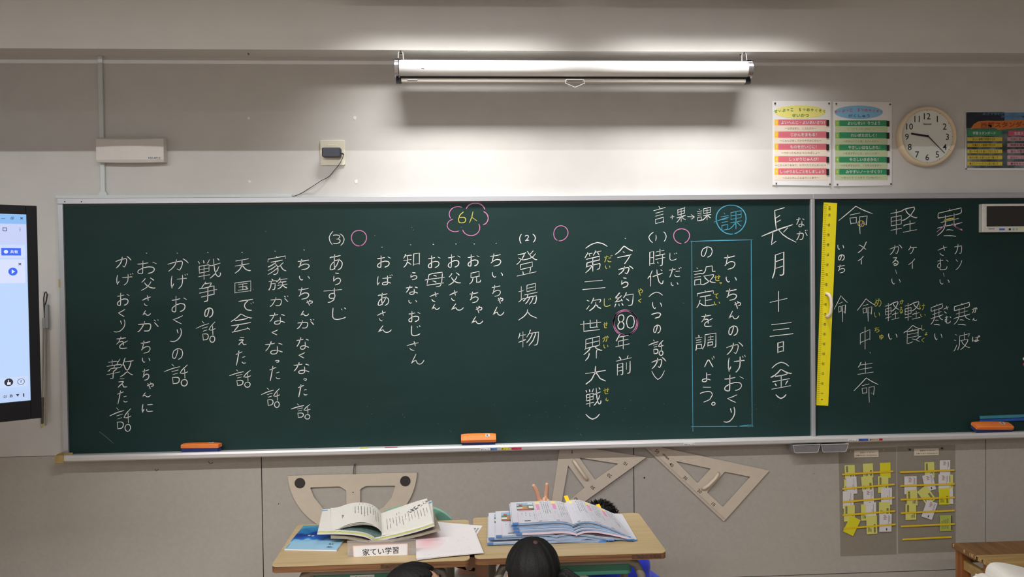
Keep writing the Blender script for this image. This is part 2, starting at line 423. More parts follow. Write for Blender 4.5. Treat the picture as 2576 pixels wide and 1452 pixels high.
def _rdp(P, eps):
    P = np.array(P, float)
    if len(P) < 3: return P.tolist()
    a, b = P[0], P[-1]; d = b-a; L = math.hypot(*d)
    dist = np.hypot(*(P-a).T) if L < 1e-6 else abs(d[0]*(P[:, 1]-a[1])-d[1]*(P[:, 0]-a[0]))/L
    i = int(dist.argmax())
    return [a.tolist(), b.tolist()] if dist[i] < eps else _rdp(P[:i+1], eps)[:-1]+_rdp(P[i:], eps)
def _join(paths):
    while True:
        best = None
        for i in range(len(paths)):
            for j in range(len(paths)):
                if i == j: continue
                for a in (paths[i], paths[i][::-1]):
                    for b in (paths[j], paths[j][::-1]):
                        if math.dist(a[-1], b[0]) > 3.5: continue
                        ka, kb = a[max(-9, -len(a))], b[min(8, len(b)-1)]; u = (a[-1][0]-ka[0], a[-1][1]-ka[1]); v = (kb[0]-b[0][0], kb[1]-b[0][1])
                        nu, nv = math.hypot(*u), math.hypot(*v)
                        if nu < 2 or nv < 2: continue
                        c = (u[0]*v[0]+u[1]*v[1])/nu/nv
                        if c > .8 and (best is None or c > best[0]): best = (c, i, j, a+b)
        if not best: return paths
        paths = [p for k, p in enumerate(paths) if k not in best[1:3]]+[best[3]]
_gc = {}
def glyph(c):
    if c in _gc: return _gc[c]
    ps = _join(_trace(_thin(_raster(c)))); al = np.array([q for p in ps for q in p], float); lo = al.min(0); s = (al.max(0)-lo).max(); out = []
    for p in ps:
        q = _rdp(p, 1.0)
        if math.dist(p[0], p[-1]) < 2 and len(p) > 12: h = len(p)//2; q = _rdp(p[:h+1], 1.0)[:-1]+_rdp(p[h:], 1.0)
        out.append([((x-lo[0])/s*63, (y-lo[1])/s*63) for x, y in q])
    _gc[c] = out; return out

OV = {
 'い': [[(8, 58), (6, 38), (12, 12), (20, 4), (26, 14)], [(52, 54), (60, 36), (60, 20)]],
 'り': [[(38, 58), (40, 50), (44, 40)], [(57, 63), (63, 48), (58, 26), (38, 7), (18, 1), (0, 4)]],
 'か': [[(0, 36), (20, 46), (42, 52), (46, 46), (42, 22), (36, 8), (28, 14)], [(27, 60), (24, 36), (14, 16), (2, 2)], [(46, 63), (56, 54), (63, 42)]],
 'さ': [[(0, 34), (30, 46), (63, 54)], [(38, 63), (42, 48), (46, 32)], [(14, 18), (22, 6), (40, 2)]],
 'た': [[(0, 46), (20, 52), (40, 58)], [(20, 63), (14, 34), (4, 0)], [(40, 34), (58, 38)], [(38, 16), (46, 9), (63, 12)]],
 '話': [[(20, 63), (26, 57)], [(0, 42), (22, 51), (42, 56)], [(20, 42), (38, 47)], [(23, 34), (36, 38)], [(22, 27), (24, 8)], [(22, 26), (36, 27), (41, 22), (38, 11), (24, 9)],
        [(62, 61), (48, 48), (42, 38), (52, 37), (63, 42)], [(54, 50), (55, 24)], [(48, 19), (44, 10), (50, 2), (59, 4), (62, 14), (57, 21), (48, 19)]],
 'ん': [[(24, 63), (12, 34), (0, 4), (12, 22), (24, 26), (30, 8), (44, 3), (56, 14), (63, 28)]],
 '命': [[(0, 30), (16, 46), (32, 63), (46, 54), (63, 46)], [(21, 43), (40, 48)], [(21, 37), (23, 22)], [(21, 36), (33, 38), (33, 25), (23, 24)], [(39, 40), (39, 20), (40, 0)], [(39, 39), (53, 41), (51, 20), (45, 25)]],
 'く': [[(63, 63), (30, 44), (0, 32), (28, 14), (55, 0)]],
 '長': [[(24, 58), (42, 63)], [(24, 58), (25, 42), (27, 26)], [(26, 45), (34, 50)], [(27, 38), (35, 42)], [(0, 14), (28, 25), (57, 34)], [(21, 23), (20, 12), (18, 0), (27, 6)], [(30, 26), (42, 14), (63, 4)], [(48, 29), (40, 21)]],
 '(': [[(60, 63), (20, 50), (0, 34), (10, 16), (50, 0)]],
 ')': [[(0, 63), (44, 52), (63, 34), (50, 14), (10, 0)]],
 '^': [[(0, 0), (16, 44), (34, 63), (50, 52), (63, 20)]],
 'v': [[(0, 60), (14, 20), (30, 0), (48, 16), (63, 63)]],
 '1': [[(30, 63), (32, 30), (28, 0)]],
 '|': [[(30, 63), (32, 0)]],
 'x': [[(63, 63), (34, 22), (0, 0)], [(0, 50), (30, 34), (63, 14)]],
}
def strokes(ch):
    if ch in OV: return OV[ch], 0
    st = glyph(ch)
    return st, (.10 if ord(ch) < 0x3100 else .2)
def smooth_line(P):
    if len(P) < 3: return P
    closed = math.dist(P[0], P[-1]) < 3
    out = [P[0]]
    for i in range(1, len(P)-1):
        a, b, c = P[i-1], P[i], P[i+1]
        u = (b[0]-a[0], b[1]-a[1]); v = (c[0]-b[0], c[1]-b[1]); nu, nv = math.hypot(*u), math.hypot(*v)
        if nu < .01 or nv < .01: continue
        if (u[0]*v[0]+u[1]*v[1])/nu/nv < .35: out.append(b); continue
        out += [(b[0]-u[0]*.25, b[1]-u[1]*.25), (b[0]+v[0]*.25, b[1]+v[1]*.25)]
    out.append(P[-1]); return out
RNG = random.Random(11)
def ribbon(mb, P, wd, Y=YBD-.0008, taper=True):
    """chalk stroke: a thin raised band with tapered ends on the board plane"""
    P = [p for i, p in enumerate(P) if i == 0 or math.dist(p, P[i-1]) > 1e-5]
    if len(P) == 1: P = [P[0], (P[0][0]+wd*.5, P[0][1])]
    n = len(P); L, R_ = [], []
    wobble = RNG.uniform(.82, 1.15)
    for i, p in enumerate(P):
        a, b = P[max(0, i-1)], P[min(n-1, i+1)]
        dx_, dz_ = b[0]-a[0], b[1]-a[1]; l = math.hypot(dx_, dz_) or 1
        k = wd*.5*wobble*((.62 if i in (0, n-1) else 1.0) if taper else 1)*RNG.uniform(.9, 1.1)
        L.append((p[0]-dz_/l*k, p[1]+dx_/l*k)); R_.append((p[0]+dz_/l*k, p[1]-dx_/l*k))
    vs = [(x, Y, z) for x, z in L]+[(x, Y, z) for x, z in R_]
    mb.add(vs, [(i, i+1, n+i+1, n+i) for i in range(n-1)])
def write(chars, m, wd=3.1, par=bl, name='chalk_writing'):
    """chars: 'X x0 x1 y0 y1;...' boxes in pixels of the photograph"""
    for e in chars.split(';'):
        e = e.split(); mb = MB(); wd_ = wd*.66
        if not e: continue
        ch = e[0]; x0, x1, y0, y1 = map(float, e[1:5])
        if ch == '・':
            c = XZ((x0+x1)/2, (y0+y1)/2, YBD); ribbon(mb, [(c[0]-.0025, c[1]+.001), (c[0]+.0025, c[1]-.001)], .0042); mb.build('chalk_dot', m, par); continue
        st, k = strokes(ch)
        st = [[(x, y+k*x) for x, y in s] for s in st]
        al = [q for s in st for q in s]; ax, bx = min(q[0] for q in al), max(q[0] for q in al); az, bz = min(q[1] for q in al), max(q[1] for q in al)
        hw = wd*.35
        for s in st:
            s = smooth_line(smooth_line(s) if ord(ch) < 0x3100 else s)
            P = [XZ(x0+hw+(q[0]-ax)/max(1, bx-ax)*(x1-x0-2*hw) if bx-ax > 1 else (x0+x1)/2, y1-hw-(q[1]-az)/max(1, bz-az)*(y1-y0-2*hw), YBD) for q in s]
            ribbon(mb, P, wd_*.00192)
        mb.build('chalk_character', m, par)
def line_px(pts, m, wd, par=bl, name='chalk_line', sub=1):
    mb = MB(); ribbon(mb, [XZ(*p, YBD) for p in pts], wd*.00145); return mb.build(name, m, par)
def ring_px(cx, cy, rx, ry, m, wd, gap=12, start=-80, par=bl, name='chalk_circle', tilt=0, turns=1):
    mb = MB()
    for q in range(turns):
        P = []
        for i in range(41):
            a = math.radians(start+gap/2+(360-gap)*i/40); k = 1+.02*math.sin(3*a+q*2)+.03*q
            x, y = rx*k*math.cos(a), ry*k*math.sin(a); ct, st_ = math.cos(tilt), math.sin(tilt)
            P.append(XZ(cx+x*ct-y*st_, cy-(x*st_+y*ct), YBD))
        ribbon(mb, P, wd*.0015)
    return mb.build(name, m, par)
W_ = CHW
write('長 1914 2004 521 617;月 1942 1973 633 702;十 1935 1982 731 786;三 1935 1997 810 848;日 1955 1972 858 890;^ 1940 1986 910 928;金 1937 1993 928 981;v 1950 1979 991 1004', W_, 4.2)
write('な 2002 2024 546 572;が 2002 2032 577 605', W_, 2.8)
write('言 1643 1675 518 564;十 1685 1697 540 553;果 1701 1726 520 561;課 1752 1790 521 557', W_, 2.8)
mb = MB(); ribbon(mb, [XZ(1729, 545, YBD), XZ(1747, 546, YBD)], .0036); ribbon(mb, [XZ(1738, 540, YBD), XZ(1747, 546, YBD), XZ(1739, 552, YBD)], .0036); mb.build('chalk_writing', W_, bl)
write('課 1812 1868 529 581', CHB, 3.2); line_px([(1796, 559), (1818, 551), (1834, 546)], CHB, 3.2)
ring_px(1839, 552, 37.5, 36.5, CHB, 3.4, 4)
write('( 1631 1645 583 612;1 1648 1652 590 607;) 1668 1677 582 609', W_); ring_px(1714.5, 594, 20, 18.5, CHP, 3.2, 22)
write('時 1633 1674 625 670;代 1628 1669 677 722;^ 1631 1668 734 748;い 1640 1665 759 778;つ 1638 1663 786 802;の 1643 1663 817 840;話 1630 1670 854 896;か 1638 1676 898 929;v 1638 1673 931 956', W_, 3.3)
write('じ 1684 1703 635 656;だ 1682 1715 671 699;い 1687 1706 709 720', W_, 2.7)
for L in ([(1737, 607.5), (1815, 605), (1893, 603.5)], [(1740, 606), (1741, 850), (1743, 1086)], [(1889.5, 603), (1890.5, 840), (1892, 1071)], [(1739, 1073.5), (1820, 1073), (1896, 1072.5)], [(1855, 1073), (1875, 1070), (1894, 1069)]):
    line_px(L, CHB, 3.2 if L[0][1] < 1000 else 2.6)
write('の 1763 1793 620 649;設 1743 1801 668 719;定 1751 1797 729 776;を 1763 1794 789 823;調 1748 1802 837 883;べ 1771 1798 895 925;よ 1765 1789 936 962;う 1760 1793 973 1013;。 1789 1800 1011 1021', W_, 3.4)
write('せ 1795 1813 691 707;っ 1808 1816 710 715;て 1796 1808 738 751;い 1796 1811 758 768', CHY, 2.4)
write('ち 1820 1850 640 679;い 1825 1853 695 711;ち 1825 1854 725 757;や 1846 1864 757 778;ん 1832 1860 781 804;の 1832 1857 819 846;か 1826 1870 860 894;げ 1831 1876 892 937;お 1821 1872 942 985;く 1829 1855 992 1014;り 1819 1850 1023 1064', W_, 3.4)
write('・ 1571 1575 598 602;今 1546 1593 618 665;か 1554 1594 668 692;ら 1562 1581 698 725;約 1545 1594 734 774;8 1553 1571 791 830;0 1575 1597 793 827;年 1547 1585 841 880;前 1549 1590 893 946', W_, 3.5)
ring_px(1573, 812, 29.5, 30.5, CHP, 4.2, 2, turns=2)
write('や 1604 1617 725 745;く 1605 1614 751 762', CHY, 2.3)
write('^ 1472 1529 609 626;第 1470 1514 629 688;二 1464 1524 704 730;次 1474 1513 748 783;世 1458 1513 803 835;界 1467 1516 845 909;大 1471 1525 920 968;戦 1472 1513 974 1025;v 1472 1510 1040 1056', W_, 3.5)
write('だ 1519 1541 641 661;い 1522 1535 667 677;じ 1519 1537 750 772;せ 1517 1529 809 826;か 1515 1532 844 862;い 1518 1530 866 877;せ 1517 1533 975 992;ん 1522 1531 1000 1010', CHY, 2.4)
ring_px(1410.5, 587, 17.5, 19.5, CHP, 2.8, 10, tilt=-.5)
write('( 1306 1313 588 614;2 1320 1332 591 607;) 1339 1348 588 611;登 1298 1352 630 696;場 1303 1353 712 767;人 1303 1352 777 807;物 1303 1356 829 875', W_, 3.1)
# pink cloud with yellow 6人
mb = MB(); lobes = [(1150, 535, 20, 70, 205), (1193, 530, 22, 15, 160), (1211, 549, 17, -70, 70), (1188, 572, 20, -150, 20), (1146, 566, 19, 120, 310)]
def arc(cx, cy, r, a0, a1, ry=None): return [XZ(cx+r*math.cos(math.radians(a)), cy-(ry or r)*math.sin(math.radians(a)), YBD) for a in np.linspace(a0, a1, 16)]
for a in (arc(1152, 539, 22, 62, 215, 19), arc(1196, 531, 24, 10, 165, 20), arc(1212, 549, 16, -80, 75, 17), arc(1185, 573, 22, -165, 30, 20), arc(1145, 567, 20, 105, 300, 16)): ribbon(mb, a, .0042)
mb.build('chalk_cloud', CHP, bl)
write('6 1152 1173 532 562', CHY, 2.8)
mb = MB(); ribbon(mb, [XZ(1190, 532, YBD), XZ(1187, 546, YBD), XZ(1181, 561, YBD)], .0038); ribbon(mb, [XZ(1186, 546, YBD), XZ(1200, 556, YBD)], .0038); mb.build('chalk_writing', CHY, bl)
for s in ('・ 1246 1250 610 614;ち 1232 1261 637 671;い 1237 1265 684 699;ち 1236 1260 716 747;や 1251 1266 747 765;ん 1239 1269 771 795',
  '・ 1191 1195 612 616;お 1176 1207 639 671;兄 1180 1210 682 716;ち 1180 1204 733 763;や 1196 1213 769 789;ん 1185 1216 795 816',
  '・ 1145 1149 612 616;お 1126 1159 639 674;父 1127 1160 685 719;さ 1130 1152 729 758;ん 1134 1167 763 782',
  '・ 1088 1092 613 617;お 1076 1109 642 675;母 1068 1120 684 723;さ 1080 1104 734 760;ん 1085 1107 765 780',
  '・ 1031 1035 614 618;知 1014 1056 636 674;ら 1032 1050 685 705;な 1020 1052 718 742;い 1027 1049 754 764;お 1027 1058 782 811;じ 1034 1058 818 846;さ 1023 1054 858 883;ん 1033 1068 890 918',
  '・ 959 963 620 624;お 948 984 642 674;ば 948 988 690 719;あ 950 979 736 770;さ 948 971 780 809;ん 950 986 818 838',
  '( 827 839 581 617;3 837 857 590 614;) 854 867 587 619;あ 829 862 639 681;ら 838 858 686 718;す 813 861 723 762;じ 836 871 773 805',
  '・ 763 767 627 631;ち 748 779 651 680;い 752 779 693 706;ち 749 778 722 754;や 770 787 754 770;ん 755 778 781 796;が 746 791 802 828;な 745 778 848 880;く 751 768 886 902;な 738 779 911 941;っ 762 772 952 959;た 749 774 966 1000;話 731 782 1015 1056',
  '・ 690 694 630 634;家 673 721 643 692;族 675 724 698 732;が 678 726 743 772;な 677 718 786 817;く 683 700 829 844;な 666 712 858 892;っ 691 703 906 913;た 677 706 920 960;話 656 705 975 1027',
  '・ 607 611 633 637;天 590 632 650 689;国 590 632 706 739;で 599 639 752 782;会 580 635 789 837;え 599 621 848 869;た 592 620 881 921;話 576 632 929 976',
  '・ 521 525 633 637;戦 497 556 649 705;争 500 547 708 760;の 514 537 774 800;話 492 543 807 863',
  '・ 444 448 635 639;か 421 475 650 684;げ 430 473 687 727;お 431 471 744 786;く 435 461 793 816;り 427 458 825 861;の 433 461 876 906;話 412 474 915 973',
  '・ 367 371 635 639;お 345 395 655 690;父 354 392 698 732;さ 357 380 742 771;ん 358 380 780 795;が 345 400 803 836;ち 353 379 856 890;い 357 378 899 913;ち 357 376 927 958;や 369 387 962 980;ん 357 380 987 1000;に 357 386 1016 1039',
  'か 290 331 644 676;げ 293 336 686 718;お 294 327 736 770;く 297 316 777 798;り 285 316 803 837;を 292 323 846 878;教 267 337 899 954;え 296 321 952 976;た 294 322 982 1018;話 275 331 1025 1087'):
    write(s, W_, 3.0)
ring_px(903, 599, 19, 19.5, CHP, 2.8, 6)
# right board
for s in ('命 2108 2196 518 590;い 2106 2123 615 629;の 2108 2125 640 657;ち 2106 2126 665 688', '軽 2239 2308 520 591', '寒 2356 2422 522 596'): write(s, W_, 3.2, br)
write('メ 2157 2181 608 637;イ 2157 2173 643 666;か 2237 2270 615 642;る 2244 2260 647 669;| 2252 2256 678 690;い 2242 2265 700 716;ケ 2284 2307 618 639;イ 2284 2302 650 677;さ 2358 2383 617 644;む 2357 2386 650 680;| 2372 2376 686 697;い 2363 2388 702 716;カ 2400 2420 613 640;ン 2403 2420 652 680', W_, 2.5, br)
line_px([(2374, 554.5), (2388, 551), (2401, 549)], CHY, 5, br); line_px([(2378, 562), (2370, 573), (2356, 584)], CHP, 3, br); line_px([(2394, 563), (2406, 572), (2421, 580)], CHP, 3.6, br)
ring_px(2166, 563, 8, 7.5, CHY, 2, 5, par=br); line_px([(2161, 562), (2167, 568), (2170, 557)], CHP, 3.4, br)
write('命 2097 2133 743 811;命 2155 2201 751 810;軽 2226 2263 758 809;軽 2275 2316 758 808;寒 2340 2373 763 819;寒 2398 2441 760 819;さ 2372 2387 769 789;む 2376 2393 794 814;か 2444 2459 772 789;ん 2445 2458 799 808;中 2163 2189 822 880;い 2234 2257 838 855;食 2272 2320 818 866;い 2350 2370 838 856;波 2398 2441 835 884;ぱ 2445 2465 844 861;・ 2187 2191 886 890;生 2156 2198 909 943;命 2147 2210 950 1014', W_, 2.6, br)
write('め 2200 2217 750 772;い 2199 2213 785 799;か 2262 2273 754 767;る 2262 2271 772 789;け 2313 2327 764 780;い 2315 2328 789 798;ち 2199 2212 823 837;ゅ 2212 2222 841 855;し 2318 2326 817 832;ょ 2326 2333 835 844;く 2317 2326 849 862', CHY, 1.9, br)
# stray specks of chalk and the faint scratch low on the left
mb = MB(); rng = random.Random(2)
for i in range(60):
    c = XZ(rng.uniform(900, 2000), rng.uniform(1000, 1095), YBD); r = rng.uniform(.0008, .0019); ribbon(mb, [c, (c[0]+r*1.5, c[1]+r*rng.uniform(-1, 1))], r)
for px, py in ((668, 583), (1035, 573), (1039, 579), (1132, 518), (942, 593), (637, 729), (667, 583), (1160, 572), (1719, 763)):
    c = XZ(px, py, YBD); ribbon(mb, [c, (c[0]+.003, c[1]+.0016)], .0028)
ribbon(mb, [XZ(250, 1086, YBD), XZ(268, 1100, YBD), XZ(286, 1116, YBD)], .0016)
mb.build('chalk_dust', mat('chalk_dust', (150, 158, 152), .95), bl, kind='stuff')
# ------------------------------------------------------------------ erasers, ruler, small things on the boards
ORG = mat('orange_vinyl', (236, 128, 58), .5, noise=.04); FELT = mat('blue_felt', (34, 54, 112), .95, noise=.15, scale=200)
TAGM = mat('grey_print_tag', (200, 200, 196), .6, noise=.02)
def eraser(px0, px1, label, thin=1.0):
    a, b = at(px0, 1120, -.085)[0], at(px1, 1120, -.085)[0]; x = (a+b)/2; L = b-a; z0 = zt+.001
    t = thing('chalkboard_eraser', (x, -.068, z0), label, 'eraser', 'orange and blue chalkboard erasers on the tray')
    w2 = .026
    f = MB(); f.rbox(x-L/2+.004, x+L/2-.004, z0, z0+.02, -.068-w2+.002, -.068+w2-.002, .004); f.build('felt_pad', FELT, t)
    # vinyl back: slightly domed, rounded long edges
    bm_ = MB(); P = []
    prof = [(-w2, .020), (-w2-.001, .034), (-w2+.004, .038), (0, .0405), (w2-.004, .038), (w2, .034), (w2, .020)]
    nseg = 10; vs = []; fs = []; n = len(prof)
    for i in range(nseg+1):
        u = i/nseg; k = 1-.09*(abs(2*u-1)**6); sag = .0016*(1-(2*u-1)**2)
        for y, z in prof: vs.append((x-L/2+L*u, -.068+y*k, z0+.02+(z-.02)*thin*(k)+sag*(1 if z > .03 else 0)))
    for i in range(nseg): fs += [(i*n+j, i*n+(j+1) % n, (i+1)*n+(j+1) % n, (i+1)*n+j) for j in range(n)]
    fs += [tuple(range(n)), tuple(range(nseg*n, nseg*n+n))]
    o = bm_.add(vs, fs).build('vinyl_back', ORG, t, smooth=False, bevel=.0012)
    g = MB().disc(x-.005, z0+.0265, .0022, -.0965, -.0945, 10).build('rivet', ALU, t)
    g = MB().box(x+L*.2, x+L*.32, -.078, -.057, z0+.0415, z0+.0425).build('printed_tag', TAGM, t)
    MB().box(x+L*.225, x+L*.275, -.074, -.061, z0+.0426, z0+.043).build('tag_print', GREYINK, g)
    t.location.z += 0
    return t
e1 = eraser(455, 552, 'orange backed blue eraser at the left end of the tray')
e2 = eraser(1160, 1248, 'orange backed eraser near the middle of the tray, over dark felt')
e3 = eraser(2450, 2546, 'orange backed eraser tipped up on the tray below the right board')
e1.rotation_euler = (math.radians(-3), 0, math.radians(-4)); e1.location.z += .0015; e2.rotation_euler = (math.radians(24), 0, 0); e2.location.z += .011; e3.rotation_euler = (math.radians(20), math.radians(2), math.radians(3)); e3.location.z += .0095

YEL = mat('yellow_ruler_plastic', (238, 222, 24), .4, noise=.02)
yR = YBD-.0045
c = [at(2072.5, 509, yR), at(2106, 511, yR), at(2083.5, 1021.5, yR), at(2053.5, 1020, yR)]
t = thing('metre_ruler', tuple(c[3]), 'long yellow metre ruler stuck upright beside the divider, white grip', 'ruler')
MB().prism([(p[0], p[2]) for p in c], yR, YBD-.0005, .001).build('blade', YEL, t)
def rp(u, v):   # u across 0..1, v along 0 (bottom) .. 1 (top)
    a = (1-v)*c[3]+v*c[0]; b = (1-v)*c[2]+v*c[1]; return (1-u)*a+u*b
m = MB()
for i in range(0, 101):
    v = .012+.976*i/100; L = .34 if i % 10 == 0 else (.28 if i % 5 == 0 else .2)
    a, b = rp(.02, v), rp(.02+L, v); q = .00055
    m.quad(*[(p[0], yR-.0005, p[2]+s) for p, s in ((a, -q), (b, -q), (b, q), (a, q))])
o = m.build('graduation', INK, t, kind='stuff')
m = MB(); ax_u = Vector(rp(1, .5)-rp(0, .5)).normalized(); ax_v = Vector(rp(.5, 1)-rp(.5, 0)).normalized()
for i in range(0, 101, 5):
    p = rp(.44, .012+.976*i/100 if 0 < i < 100 else (.03 if i == 0 else .972)); put_type(m, str(i), (p[0], yR-.0006, p[2]), -ax_v, ax_u, None, .0105, .01)
m.build('numerals', INK, t)
p0, p1 = at(2080, 739, yR), at(2080.5, 797, yR)
m = MB(); m.tube([(p0[0]-.003, yR, p0[2]), (p0[0]+.003, yR-.016, p0[2]-.004), (p0[0]+.009, yR-.024, p0[2]-.02), ((p0[0]+p1[0])/2+.011, yR-.026, (p0[2]+p1[2])/2), (p1[0]+.008, yR-.024, p1[2]+.02), (p1[0]+.002, yR-.016, p1[2]+.004), (p1[0]-.004, yR, p1[2])], [.008, .0085, .008, .0078, .008, .0085, .008], 10)
m.build('grip', CREAM, t, smooth=True)

# small monitor stuck on the board, top right
x0, x1, z0, z1 = rect(2472, 513, 2655, 583, YBD-.03)
t = thing('display_unit', ((x0+x1)/2, YBD-.02, z0), 'white framed dark small display at the top of the right board', 'display')
MB().rbox(x0, x1, z0, z1, YBD-.03, YBD-.0005, .003, 3, .003).build('case', mat('display_case', (214, 212, 206), .5), t)
sx0, sx1, sz0, sz1 = x0+.02, x1-.02, z0+.028, z1-.012
MB().rbox(sx0, sx1, sz0, sz1, YBD-.0308, YBD-.028, .001, 1).build('dark_screen', mat('dark_screen', (34, 32, 30), .25, noise=0), t)
m = MB()
for i in range(7): m.box(x0+.03+i*.0045, x0+.0335+i*.0045, YBD-.0304, YBD-.03, z0+.0145, z0+.0185)
for i, (xx, rgb) in enumerate(((.098, (60, 110, 200)), (.138, (30, 30, 34)), (.157, (150, 175, 165)), (.174, (160, 190, 150)), (.194, (214, 214, 110)))):
    MB().rbox(x0+xx-(.014 if i == 0 else .005), x0+xx+(.014 if i == 0 else .005), z0+.0095, z0+.0185, YBD-.0312, YBD-.0295, .001, 2).build('button', mat('button_%d' % i, rgb, .4), t)
m.build('case_lettering', GREYINK, t)
# two bars lying along the board above the third eraser
for (py0, py1, rgb, lab, nm) in ((1047, 1054, (58, 132, 152), 'teal flat bar stuck along the bottom of the right board', 0), (1055.5, 1062, (34, 84, 168), 'blue flat bar just below the teal bar on the right board', 1)):
    a, b = at(2466, py0, YBD-.006), at(2466, py1, YBD-.006)
    t = MB(); t.prism([(a[0], a[2]), (a[0]+.45, a[2]+.0075), (a[0]+.45, b[2]+.0075), (a[0], b[2])], YBD-.012, YBD-.0005, .0015)
    tag(t.build('magnetic_bar', mat('bar_%d' % nm, rgb, .5)), lab, 'pointer')
for py, rgb, lab in ((903, (226, 226, 226), 'round white magnet at the right edge of the photo'), (917, (204, 52, 70), 'round red magnet at the right edge of the photo')):
    c = at(2577, py, YBD); tag(MB().disc(c[0], c[2], .009, YBD-.008, YBD-.0004, 20, .002).build('board_magnet', mat('magnet_%d' % rgb[1], rgb, .35)), lab, 'magnet', 'round magnets on the right board')

# two open metal trays hooked below the chalk tray
TR = mat('grey_tray', (150, 150, 154), .45, .4)
for i, (pa, pb) in enumerate(((1995, 2063), (2066, 2134))):
    yf = -.118; a, b = at(pa, 1119-2*i, yf), at(pb, 1117-2*i, yf); c2, d = at(pa+5, 1141-2*i, yf), at(pb-3, 1139-2*i, yf)
    zt_ = zt-.024
    zb_ = (c2[2]+d[2])/2
    t = thing('hanging_tray', ((a[0]+b[0])/2, -.07, zb_), ('left' if i == 0 else 'right')+' one of two small grey trays hung below the chalk tray', 'tray', 'small grey trays below the chalk tray')
    m = MB(); T = [(a[0], -.118), (b[0], -.118), (b[0], -.02), (a[0], -.02)]; B = [(c2[0], -.11), (d[0], -.11), (d[0], -.028), (c2[0], -.028)]
    vs = [(x, y, zt_) for x, y in T]+[(x, y, zb_) for x, y in B]
    vs += [(x+(.002 if k in (0, 3) else -.002), y+(.002 if k < 2 else -.002), zt_) for k, (x, y) in enumerate(T)]+[(x+(.002 if k in (0, 3) else -.002), y+(.002 if k < 2 else -.002), zb_+.002) for k, (x, y) in enumerate(B)]
    fs = []
    for k in range(4):
        j = (k+1) % 4; fs += [(k, j, 4+j, 4+k), (8+k, 12+k, 12+j, 8+j), (k, 8+k, 8+j, j)]
    fs += [(4, 5, 6, 7), (12, 15, 14, 13)]
    m.add(vs, fs).build('pan', TR, t)
    m = MB(); m.tube([(a[0], -.12, zt_-.001), (b[0], -.12, zt_-.001)], .0016, 6); m.tube([(a[0], -.12, zt_-.001), (c2[0]+.001, -.1115, zb_+.004), (c2[0]+.007, -.111, zb_), (d[0]-.007, -.111, zb_), (d[0]-.001, -.1115, zb_+.004), (b[0], -.12, zt_-.001)], .0014, 6)
    m.build('rim', mat('pale_rim', (196, 196, 198), .4), t)
    MB().box(a[0]+.01, b[0]-.01, -.05, -.03, zt_-.0005, zt_+.002).build('hook_plate', TR, t)

# ------------------------------------------------------------------ projection screen in its case
YS = -.118
xa, za = XZ(1003, 172, YS); xb, zb2 = XZ(1880, 177, YS)
za = (za+zb2)/2; R = .0405
t = thing('projection_screen', ((xa+xb)/2, YS, za), 'rolled up white projection screen hung below the beam', 'projection screen')
def along(xp0, xp1, prof): 
    n = len(prof); return MB().add([(xp0, y, z) for y, z in prof]+[(xp1, y, z) for y, z in prof], [tuple(range(n)), tuple(range(n, 2*n))]+[(i, (i+1) % n, n+(i+1) % n, n+i) for i in range(n)])
SCR = mat('screen_case_enamel', (240, 240, 238), .35, noise=.01)
prof = [(YS+R*math.cos(math.radians(a)), za+R*.98*math.sin(math.radians(a))) for a in range(-70, 251, 10)]
along(xa+.004, xb-.004, prof).build('case', SCR, t, smooth=True)
CAPM = mat('end_cap_chrome', (190, 190, 195), .2, .9)
for s, xx in ((-1, xa), (1, xb)):
    pr = [(YS+(R+.002)*math.cos(math.radians(a)), za+(R+.002)*.98*math.sin(math.radians(a))) for a in range(0, 360, 12)]
    cobj = along(min(xx, xx+s*.016)-.001 if s < 0 else xx-.006, max(xx, xx+s*.006) if s < 0 else xx+.016, pr).build('end_cap', CAPM, t, smooth=False)
    MB().ell((xx+s*.004, YS-R*.72, za-R*.62), (.004, .003, .004), 8, 6).build('rivet', STEEL, cobj)
    MB().box(xx-.012, xx+.012, YS-.012, YS+.01, za-R-.026, za-R-.003).build('bar_end', BLACK, t)
    # hanging bracket and ring
    MB().box(xx-.014+s*.008, xx+.02+s*.008, YS-.02, YS+.03, za+R+.001, za+R+.0035).build('bracket', STEEL, t)
    cxr = at(1008, 130, YS)[0] if s < 0 else at(1871, 134, YS)[0]
    zr0, zr1 = za+R+.003, za+R+.041
    P = [(cxr-.0115, YS-.006, zr0-.004)]+[(cxr-.0105*math.cos(math.radians(a)), YS-.004, zr1-.013+.013*math.sin(math.radians(a))) for a in range(0, 181, 20)]+[(cxr+.0125, YS-.006, zr0-.002)]
    MB().tube(P, .002, 6).build('hanging_ring', WPLA, t)
    hk = MB(); hk.tube([(cxr, -.08, zb), (cxr, -.08, zr1+.006), (cxr, YS-.004, zr1+.003), (cxr, YS-.008, zr1-.004), (cxr, YS-.004, zr1-.007)], .0022, 6); hk.ell((cxr, -.08, zb-.001), (.008, .008, .002), 12, 6)
    hk.build('wall_hook', mat('dark_hook', (84, 70, 62), .5, .5), t)
along(xa+.01, xb-.01, [(YS-.012, za-R-.024), (YS+.01, za-R-.024), (YS+.012, za-R-.004), (YS-.014, za-R-.004)]).build('bottom_bar', mat('screen_bar', (196, 190, 182), .5, noise=.01), t, bevel=.004)
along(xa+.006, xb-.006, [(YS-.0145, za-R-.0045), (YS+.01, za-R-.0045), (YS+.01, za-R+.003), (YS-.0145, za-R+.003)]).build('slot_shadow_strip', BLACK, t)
m = MB(); hx, hz = XZ(1446, 202, YS-.016); k = .0018
m.tube([(hx-24*k/1.05, YS-.02, hz+.002), (hx-25*k, YS-.024, hz-.016), (hx, YS-.024, hz-.035), (hx+25*k, YS-.024, hz-.016), (hx+24*k/1.05, YS-.02, hz+.002), (hx-24*k/1.05, YS-.02, hz+.002)], .002, 6)
